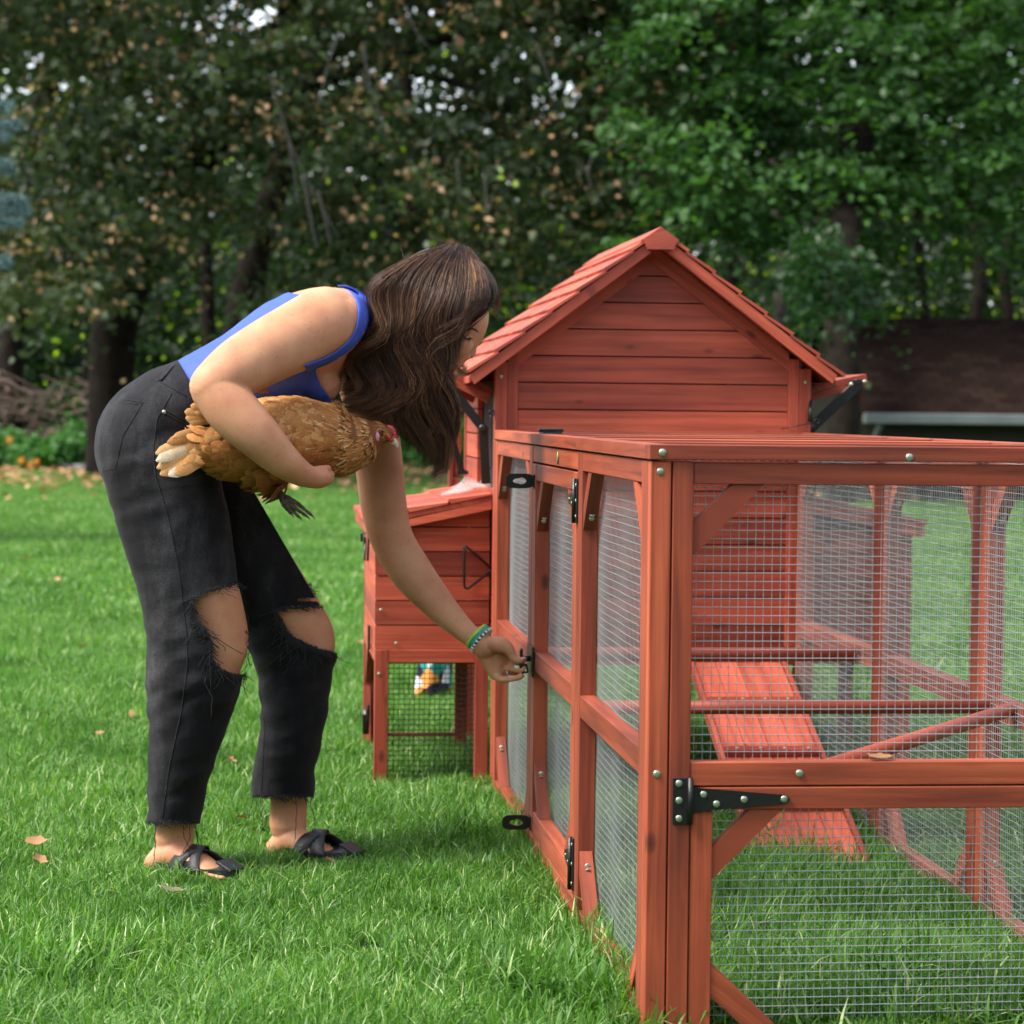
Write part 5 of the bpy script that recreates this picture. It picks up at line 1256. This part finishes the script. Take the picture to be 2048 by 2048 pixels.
# bracelets and ring
def bangle(name, x, y, ang, rx, ry, mat, r_, beads=None):
    c_ = c3(x, y, 1.566); ax = Vector(RX)*math.cos(ang)-Vector(UY)*math.sin(ang); a_ = Vector(RX)*math.sin(ang)+Vector(UY)*math.cos(ang)
    pts = [c_+a_*rx*math.cos(th)+yv*ry*math.sin(th)+ax*.006*math.sin(th) for th in np.linspace(0, 2*math.pi, 41)[:-1]]
    mb = MB(); mb.tube(pts+[pts[0]], r_, 8, cap=False); o = part(mb, name, mat, person)
    if beads:
        for q_, m_, nm in beads:
            mb = MB()
            for k in q_: mb.tube([pts[k % 40], pts[(k+1) % 40]], .0030, 10)
            parts(mb, nm, m_, o)
LIME = simple('lime_cord', (.38, .66, .08), .5); TEAL = simple('teal_cord', (.02, .36, .27), .5); AQUA = simple('aqua_cord', (.05, .50, .46), .45); WHT = simple('white_bead', (.75, .78, .76), .4)
an = R(41)
bangle('lime_bracelet', 505, 685, an, .0300, .026, LIME, .0015); bangle('lime_bracelet', 520, 700, an, .0298, .026, LIME, .0014); bangle('teal_bracelet', 555, 722, an, .0298, .026, TEAL, .0018); bangle('aqua_bracelet', 580, 740, an, .0300, .0262, AQUA, .0016)
bangle('beaded_bracelet', 610, 775, an, .0305, .0268, PLBLK, .0016, [(range(0, 40, 2), WHT, 'bead')])
mb = MB(); c_ = c3(1095, 1412, 1.5645); a_ = (Vector(RX)*.15+Vector(UY)).normalized()
mb.tube([c_+a_*.0088*math.cos(th)+yv*.0088*math.sin(th) for th in np.linspace(0, 6.283, 25)], .0012, 8, cap=False); mb.box(c_-Vector((.002, .0108, .003)), c_+Vector((.003, -.0085, .003)), ch=.0006)
part(mb, 'ring', simple('silver', (.8, .8, .8), .2, 1), person)
mb = MB(); ellip(mb, c3(1415, 1128, 1.5295), Vector(RX)*.0050+Vector(UY)*.0008, yv*.0022, Vector(UY)*.0032, 12); part(mb, 'thumb_nail', simple('nail', (.62, .36, .28), .25), person)
# hair: dark under-volume and waving locks
mb = MB(); hk = hc-fx_*.016+ux_*.006
ellip(mb, hk, fx_*.092, yv*.076, ux_*.092, 28)
loft(mb, S1([(1470, 330, 1.45, 165, .070), (1420, 500, 1.45, 135, .066), (1390, 620, 1.44, 115, .050), (1430, 740, 1.43, 90, .035), (1480, 850, 1.43, 50, .02)]), 22)
loft(mb, S1([(1560, 480, 1.42, 40, .02), (1555, 640, 1.42, 35, .02), (1545, 760, 1.42, 28, .015)]), 16)
hv, hf = remeshed(mb, .006, 4, .5); hair = rawmesh('hair', hv, hf, HAIR, person, tint=np.full(len(hf), .02))
G = [[(1560, 108), (1400, 182), (1290, 262), (1262, 390), (1250, 520), (1170, 625), (1100, 668)],
     [(1580, 98), (1430, 170), (1335, 280), (1305, 440), (1280, 580), (1225, 690), (1160, 760)],
     [(1600, 94), (1465, 180), (1385, 320), (1365, 480), (1330, 620), (1270, 740), (1215, 805)],
     [(1620, 92), (1505, 200), (1440, 350), (1430, 500), (1400, 640), (1350, 770), (1320, 850)],
     [(1635, 92), (1545, 210), (1495, 370), (1480, 520), (1465, 690), (1425, 830), (1410, 945)],
     [(1645, 92), (1585, 220), (1545, 380), (1525, 540), (1520, 710), (1485, 870), (1462, 1000)],
     [(1655, 94), (1625, 230), (1595, 380), (1572, 540), (1570, 710), (1552, 870), (1545, 1075)],
     [(1668, 98), (1680, 225), (1655, 375), (1612, 495), (1592, 610), (1595, 770), (1570, 920), (1560, 1060)],
     [(1685, 108), (1730, 215), (1722, 318), (1640, 405), (1570, 495), (1562, 630), (1585, 760), (1568, 900)],
     [(1700, 118), (1768, 220), (1790, 300), (1750, 368), (1670, 420), (1592, 475), (1568, 560), (1578, 680)]]
def cat(pl, u):
    m = len(pl)-1; x = min(max(u, 0), .9999)*m; i = int(x); f_ = x-i; P_ = [pl[max(i-1, 0)], pl[i], pl[i+1], pl[min(i+2, m)]]
    return tuple(.5*((2*P_[1][k])+(P_[2][k]-P_[0][k])*f_+(2*P_[0][k]-5*P_[1][k]+4*P_[2][k]-P_[3][k])*f_*f_+(3*P_[1][k]-P_[0][k]-3*P_[2][k]+P_[3][k])*f_**3) for k in (0, 1))
g3 = np.random.default_rng(12)
def lock(gi, depth, side, nst, lend, bright, amp, ph, rad, name_acc):
    i0 = min(int(gi), 8); fgi = gi-i0; us = np.linspace(0, lend, 17); base = []
    for u in us:
        a = cat(G[i0], u); b = cat(G[i0+1], u); x = a[0]*(1-fgi)+b[0]*fgi; y = a[1]*(1-fgi)+b[1]*fgi
        wv = amp*sm(.22, .6, u)*(1-.85*sm(7.4, 8.8, gi)); x += wv*math.sin(ph+u*15+gi*.35); y += wv*.3*math.cos(ph*1.3+u*13)
        dy = .092*math.sin(min(1, u*3.4)*math.pi/2)*(1-.35*sm(.45, 1, u))+depth*sm(0, .3, u)+.008*math.sin(ph*2+u*14)*sm(.3, .6, u)
        base.append(c1(x, y, 1.45-side*dy))
    for _ in range(nst):
        ox, oz, oy = g3.normal(0, 1, 3); p2 = g3.uniform(0, 6.28); pts = []; a2 = g3.uniform(.0003, .0022)
        for k, u in enumerate(us):
            sp_ = rad*(.35+.9*math.sin(min(1, u/max(lend, .1))*math.pi*.80))
            pts.append(base[k]+Vector((ox*sp_+a2*math.sin(u*25+p2), oy*sp_*.7, oz*sp_+a2*math.cos(u*22+p2))))
        rr = g3.uniform(.00035, .0006)
        n0 = len(name_acc.f); name_acc.tube(pts, [rr]*(len(pts)-3)+[rr*.8, rr*.6, rr*.25], 3, cap=False)
        tb = bright+g3.normal(0, .09)
        for m in range(n0, len(name_acc.f)):
            u = ((m-n0)//3)/16; name_acc.t[m] = float(np.clip(tb-.16*sm(.35, .6, u)+.30*u**2.2+.12*math.sin(u*15+ph), 0, 1))
hs = MB()
for k in range(380):
    gi = g3.uniform(0, 9); outer = g3.uniform(0, 1)
    if k < 230: lock(gi, g3.uniform(-.020, .0), 1, 15, g3.uniform(.78, 1.0), g3.uniform(.05, .24), g3.uniform(25, 45), .8*gi+g3.normal(0, .3), .0065, hs)  # inner locks tinted darker, painting shade into the gaps between outer locks
    else: lock(gi, g3.uniform(.006, .020), 1, 22, g3.uniform(.84, 1.04), g3.choice([.26, .38, .5, .68]), g3.uniform(45, 72), .8*gi+g3.normal(0, .22), g3.uniform(.0026, .0045), hs)
for k in range(90): lock(g3.uniform(0, 9), g3.uniform(-.02, .01), -1, 9, g3.uniform(.8, 1), .25, g3.uniform(8, 24), g3.uniform(0, 6), .007, hs)
for k in range(46):      # front swept lock and its flick
    y0 = g3.uniform(-30, 30); pts = [c1(x+g3.normal(0, 5), y+y0*.4+g3.normal(0, 5), Yq) for x, y, Yq in ((1690, 120, 1.42), (1760, 190, 1.41), (1800, 255, 1.42), (1822, 300, 1.43), (1815, 335+y0*.5, 1.44), (1795, 365+y0*.5, 1.44))]
    n0 = len(hs.f); hs.tube(pts, [.0006]*5+[.0003], 3, cap=False)
    for m in range(n0, len(hs.f)): hs.t[m] = .45+.3*(m-n0)/(len(hs.f)-n0)
for k in range(60):      # lock that falls in front of the chin
    dx = g3.normal(0, 9); pts = [c1(x+dx+g3.normal(0, 3), y+g3.normal(0, 4), Yq) for x, y, Yq in ((1600, 520, 1.38), (1625, 600, 1.39), (1665, 640, 1.40), (1672, 610, 1.41), (1668, 590, 1.42))][:4] if k % 2 else [c1(x+dx*.7, y+g3.normal(0, 5), Yq) for x, y, Yq in ((1590, 560, 1.37), (1600, 620, 1.37), (1630, 655, 1.38), (1660, 640, 1.40), (1675, 600, 1.42))]
    n0 = len(hs.f); hs.tube(pts, [.0005]*(len(pts)-1)+[.0002], 3, cap=False)
    for m in range(n0, len(hs.f)): hs.t[m] = .9
for k in range(70):      # flyaway hairs
    a = cat(G[int(g3.integers(0, 9))], g3.uniform(0, .7)); p = c1(a[0], a[1], 1.40); dv = Vector(g3.normal(0, 1, 3)); pts = [p]
    for m in range(7): dv = (dv+Vector(g3.normal(0, .5, 3))).normalized(); pts.append(pts[-1]+dv*.009)
    n0 = len(hs.f); hs.tube(pts, .00018, 3, cap=False)
    for m in range(n0, len(hs.f)): hs.t[m] = .7
part(hs, 'locks', HAIR, hair)

# ------------------------------------------------------------------ the hen
FEA, t, p_, o_ = NT('feathers'); a_ = nd(t, 'ShaderNodeAttribute', attribute_name='tint'); tc = nd(t, 'ShaderNodeTexCoord')
c = ramp(t, a_.outputs['Fac'], [(0, (.09, .028, .007)), (.3, (.30, .115, .026)), (.6, (.44, .19, .052)), (.8, (.58, .32, .12)), (.9, (.62, .44, .27)), (1, (.70, .57, .43))])
n = nd(t, 'ShaderNodeTexNoise', Scale=230., Detail=2.); t.links.new(tc.outputs['Object'], n.inputs[0]); c = mixc(t, 1, c, ramp(t, n.outputs[0], [(.3, (.84, .82, .80)), (.7, (1.12, 1.12, 1.12))]), 'MULTIPLY')
t.links.new(c, p_.inputs[0]); p_.inputs['Roughness'].default_value = .6; p_.inputs['Specular IOR Level'].default_value = .3
HB = MB()
loft(HB, SH([(500, 520, 1.235, 100, .040), (620, 570, 1.245, 175, .062), (780, 560, 1.27, 240, .080), (950, 500, 1.29, 285, .088), (1120, 475, 1.30, 268, .085), (1300, 485, 1.32, 238, .078), (1430, 510, 1.33, 225, .070), (1540, 500, 1.335, 178, .056), (1620, 470, 1.34, 128, .042), (1690, 450, 1.34, 82, .028), (1730, 452, 1.34, 58, .022)]), 30)
loft(HB, SH([(860, 520, 1.27, 200, .07), (900, 700, 1.275, 150, .06), (960, 760, 1.28, 90, .04)]), 20)
hv, hf = remeshed(HB, .004, 4, .5); b0 = hp(900, 560, 1.28)
hen = empty('hen', tuple(b0), 'golden brown hen with pale tail feathers tucked under the woman\'s arm', 'hen')
body = rawmesh('body', hv, hf, FEA, hen, tint=np.full(len(hf), .12))
hn = normals(hv, hf); g4 = np.random.default_rng(2); tri = hv[hf].mean(1); tn_ = np.cross(hv[hf[:, 1]]-hv[hf[:, 0]], hv[hf[:, 2]]-hv[hf[:, 0]]); ar = np.linalg.norm(tn_, axis=1); tn_ /= ar[:, None]+1e-12
def feathers(name, n, sel, size, wid, tintf, lift=.12, jit=.25, parent=body, seed=1):
    idx = np.where(sel(tri))[0]; pr = ar[idx]/ar[idx].sum(); k = g4.choice(idx, n, p=pr); C = tri[k]; N = tn_[k]
    hh = (proj(C)-np.array([280, 740]))*3.5127
    ang = np.interp(hh[:, 0], [450, 700, 1000, 1250, 1450, 1600, 1720], [172, 165, 168, 172, 178, 198, 215])+g4.normal(0, 8, n)+np.clip((hh[:, 1]-480)/300, -1, 1)*-10
    ang = np.radians(ang); D = np.cos(ang)[:, None]*RX[None]-np.sin(ang)[:, None]*UY[None]*-1+g4.normal(0, jit*.3, (n, 3)); D = D-N*np.sum(D*N, 1)[:, None]; D /= np.linalg.norm(D, axis=1)[:, None]
    D = D+N*lift*.5; Sd = np.cross(N, D); S = size*g4.uniform(.75, 1.2, n)*(np.interp(hh[:, 0], [500, 1250, 1450, 1600, 1740], [1.15, 1, .72, .5, .30])); S = S[:, None]; W = S*wid
    C = C-N*.001
    rows = [(0, .12, 0), (.35, .5, .05), (.72, .5, .045), (.93, .3, .02), (1.0, .02, 0)]; V = []
    for u, w_, l_ in rows:
        c_ = C+D*S*u
        V += [c_-Sd*W*w_-N*S*.04*w_, c_+N*S*l_, c_+Sd*W*w_-N*S*.04*w_]
    V = np.stack(V, 1).reshape(-1, 3); q_ = []
    for r_ in range(4):
        for c_ in range(2): q_.append([r_*3+c_, r_*3+c_+1, r_*3+c_+4, r_*3+c_+3])
    F_ = (np.arange(n)[:, None, None]*15+np.array(q_)[None]).reshape(-1, 4); tt = np.repeat(np.clip(tintf(hh, g4, n), 0, 1), 8)
    tt = tt+np.tile(np.array([-.08, -.08, 0, 0, .05, .05, .12, .12]), n)
    return rawmesh(name, V, F_, FEA, parent, tint=np.clip(tt, 0, 1))
def tt_body(hh, g_, n): return .40+.14*g_.uniform(-1, 1, n)*.8-.12*np.clip((hh[:, 1]-560)/150, 0, 1)+.12*np.clip((420-hh[:, 1])/200, 0, 1)+.3*np.clip((600-hh[:, 0])/120, 0, 1)
feathers('body_feathers', 3000, lambda c: np.ones(len(c), bool), .040, .46, tt_body)
def selw(c): h_ = (proj(c)-np.array([280, 740]))*3.5127; return (h_[:, 0] > 820) & (h_[:, 0] < 1360) & (h_[:, 1] < 540) & (c[:, 1] < 1.33)
feathers('wing', 620, selw, .044, .52, lambda hh, g_, n: .6+.12*g_.uniform(-1, 1, n), .05, .15)
def seln(c): h_ = (proj(c)-np.array([280, 740]))*3.5127; return (h_[:, 0] > 1300) & (h_[:, 0] < 1735)
feathers('neck_feathers', 3600, seln, .042, .15, lambda hh, g_, n: g_.choice([.05, .4, .6, .75, .82], n), .05, .2)
# tail
def plume(pts, w_, tint, mb, cup=.2):
    pts = [Vector(p) for p in pts]; m = 12; vs = []; n0 = len(mb.f)
    for k in range(m+1):
        u = k/m; a, b, c_ = pts; p = a*(1-u)**2+b*2*u*(1-u)+c_*u*u; t_ = ((b-a)*(1-u)+(c_-b)*u).normalized(); s_ = t_.cross(VD).normalized()
        ww = w_*(.25+.75*math.sin(min(1, u*1.4)*math.pi/2))*(1 if u < .8 else math.sqrt(max(.02, 1-((u-.8)/.2)**2)))
        e = random.uniform(-.05, .05)*w_ if u > .5 else 0
        vs += [p+s_*(ww+e)+VD*ww*cup, p-VD*.001, p-s_*(ww-e)+VD*ww*cup]
    mb.raw(vs, [[3*k+j, 3*k+j+1, 3*k+j+4, 3*k+j+3] for k in range(m) for j in range(2)], smooth=True, tint=tint)
    for m_ in range(n0, len(mb.f)): mb.t[m_] = min(1, max(0, tint+.25*((m_-n0)//2)/m-.12+random.uniform(-.03, .03)))
mb = MB()
for (bx_, by_, tx, ty, w_, tn) in ((560, 470, 108, 590, .0125, .86), (560, 480, 112, 640, .012, .88), (570, 500, 118, 690, .013, .92), (570, 520, 140, 735, .014, .94), (580, 540, 200, 742, .015, .93), (590, 550, 245, 730, .015, .88), (600, 560, 300, 670, .013, .82), (600, 570, 380, 640, .014, .75), (560, 440, 190, 510, .010, .78), (540, 420, 230, 475, .008, .72), (600, 500, 300, 560, .014, .70), (610, 540, 400, 600, .016, .60), (560, 430, 330, 500, .014, .62), (620, 560, 470, 620, .017, .5), (600, 470, 420, 520, .016, .55)):
    plume([hp(bx_, by_, 1.235), hp((bx_+tx)/2+20, (by_+ty)/2-35, 1.20+random.uniform(-.004, .004)), hp(tx, ty, 1.205+random.uniform(-.006, .006))], w_, tn-random.choice([0, .12, .25]), mb)
part(mb, 'tail', FEA, hen)
mb = MB()
for (bx_, by_, tx, ty, w_) in ((520, 350, 312, 295, .009), (520, 360, 320, 340, .010), (520, 370, 345, 368, .008), (500, 320, 355, 250, .008), (520, 330, 400, 235, .009), (530, 380, 480, 510, .012), (560, 400, 520, 500, .010), (500, 340, 380, 300, .010)):
    plume([hp(bx_, by_, 1.20), hp((bx_+tx)/2, (by_+ty)/2-18, 1.185), hp(tx, ty, 1.19)], w_, .62, mb)
part(mb, 'tail_covert', FEA, hen); mb = MB()
for k in range(8): plume([hp(880+random.gauss(0, 25), 160, 1.25), hp(850+random.gauss(0, 30), 125, 1.235), hp(845+random.gauss(0, 40), 100+random.gauss(0, 8), 1.24)], .007, .42, mb)
part(mb, 'saddle_feathers', FEA, hen)
COMB = simple('red_comb', (.55, .05, .06), .45, 0, .6, 160, .3, 90); BEAK = simple('horn_beak', (.55, .45, .33), .4); FOOT = simple('scaly_foot', (.11, .085, .055), .7, 0, .9, 260, .5, 90); LOBE = simple('pink_lobe', (.62, .25, .33), .5)
mb = MB(); ellip(mb, hp(1745, 470, 1.328), Vector(RX)*.0065, yv*.012, Vector(UY)*.0065, 16); ellip(mb, hp(1765, 492, 1.33), Vector(RX)*.006, yv*.008, Vector(UY)*.0045, 14)
for k, (x, y, s_) in enumerate(((1748, 402, .005), (1762, 412, .0062), (1775, 425, .0058), (1784, 445, .0052), (1788, 465, .0045))): ellip(mb, hp(x, y, 1.335), Vector(RX)*s_, yv*.003, Vector(UY)*s_, 10)
cm = part(mb, 'comb', COMB, hen)
mb = MB(); loft(mb, [(hp(1778, 500, 1.335), .0075, .006), (hp(1798, 515, 1.335), .0055, .004), (hp(1808, 540, 1.335), .0025, .002)], 12); part(mb, 'beak', BEAK, hen)
mb = MB(); ellip(mb, hp(1668, 468, 1.306), Vector(RX)*.0045, yv*.004, Vector(UY)*.009, 12); part(mb, 'ear_lobe', LOBE, hen)
mb = MB(); ellip(mb, hp(1700, 430, 1.309), Vector(RX)*.0055, yv*.005, Vector(UY)*.0055, 14); part(mb, 'eye', simple('orange_eye', (.25, .10, .04), .2), hen)
mb = MB(); ellip(mb, hp(1702, 430, 1.3045), Vector(RX)*.0028, yv*.002, Vector(UY)*.0028, 12); part(mb, 'pupil', LASH, hen)
def toe(mb, L, r0):
    pts = [hp(*q_) for q_ in L]; m = 10; out = []
    for k in range(m+1):
        u = k/m*(len(pts)-1); i = min(int(u), len(pts)-2); out.append(pts[i].lerp(pts[i+1], u-i))
    mb.tube(out, [r0*(1-.5*k/m)*(1+.18*(k % 2)) for k in range(m+1)], 8); e = (out[-1]-out[-2]).normalized(); mb.tube([out[-1], out[-1]+e*.004, out[-1]+e*.008+Vector((0, 0, -.002))], [r0*.45, r0*.3, .0003], 6)
mb = MB(); toe(mb, [(930, 800, 1.27), (985, 870, 1.255), (1040, 905, 1.25)], .0085)
for L in ([(1030, 895, 1.25), (1110, 940, 1.24), (1205, 1020, 1.235)], [(1025, 900, 1.25), (1080, 960, 1.235), (1175, 1030, 1.225)], [(1015, 900, 1.25), (1060, 980, 1.24), (1120, 1035, 1.235)], [(1000, 890, 1.25), (1010, 950, 1.25), (1062, 1010, 1.25)], [(985, 880, 1.26), (940, 905, 1.27), (900, 928, 1.275)]): toe(mb, L, .0052)
part(mb, 'foot', FOOT, hen)
mb = MB(); toe(mb, [(900, 780, 1.31), (950, 860, 1.31), (990, 890, 1.31)], .008)
for L in ([(985, 885, 1.31), (1040, 930, 1.31), (1100, 985, 1.31)], [(985, 885, 1.31), (1010, 950, 1.32), (1045, 985, 1.325)]): toe(mb, L, .005)
part(mb, 'foot', FOOT, hen)
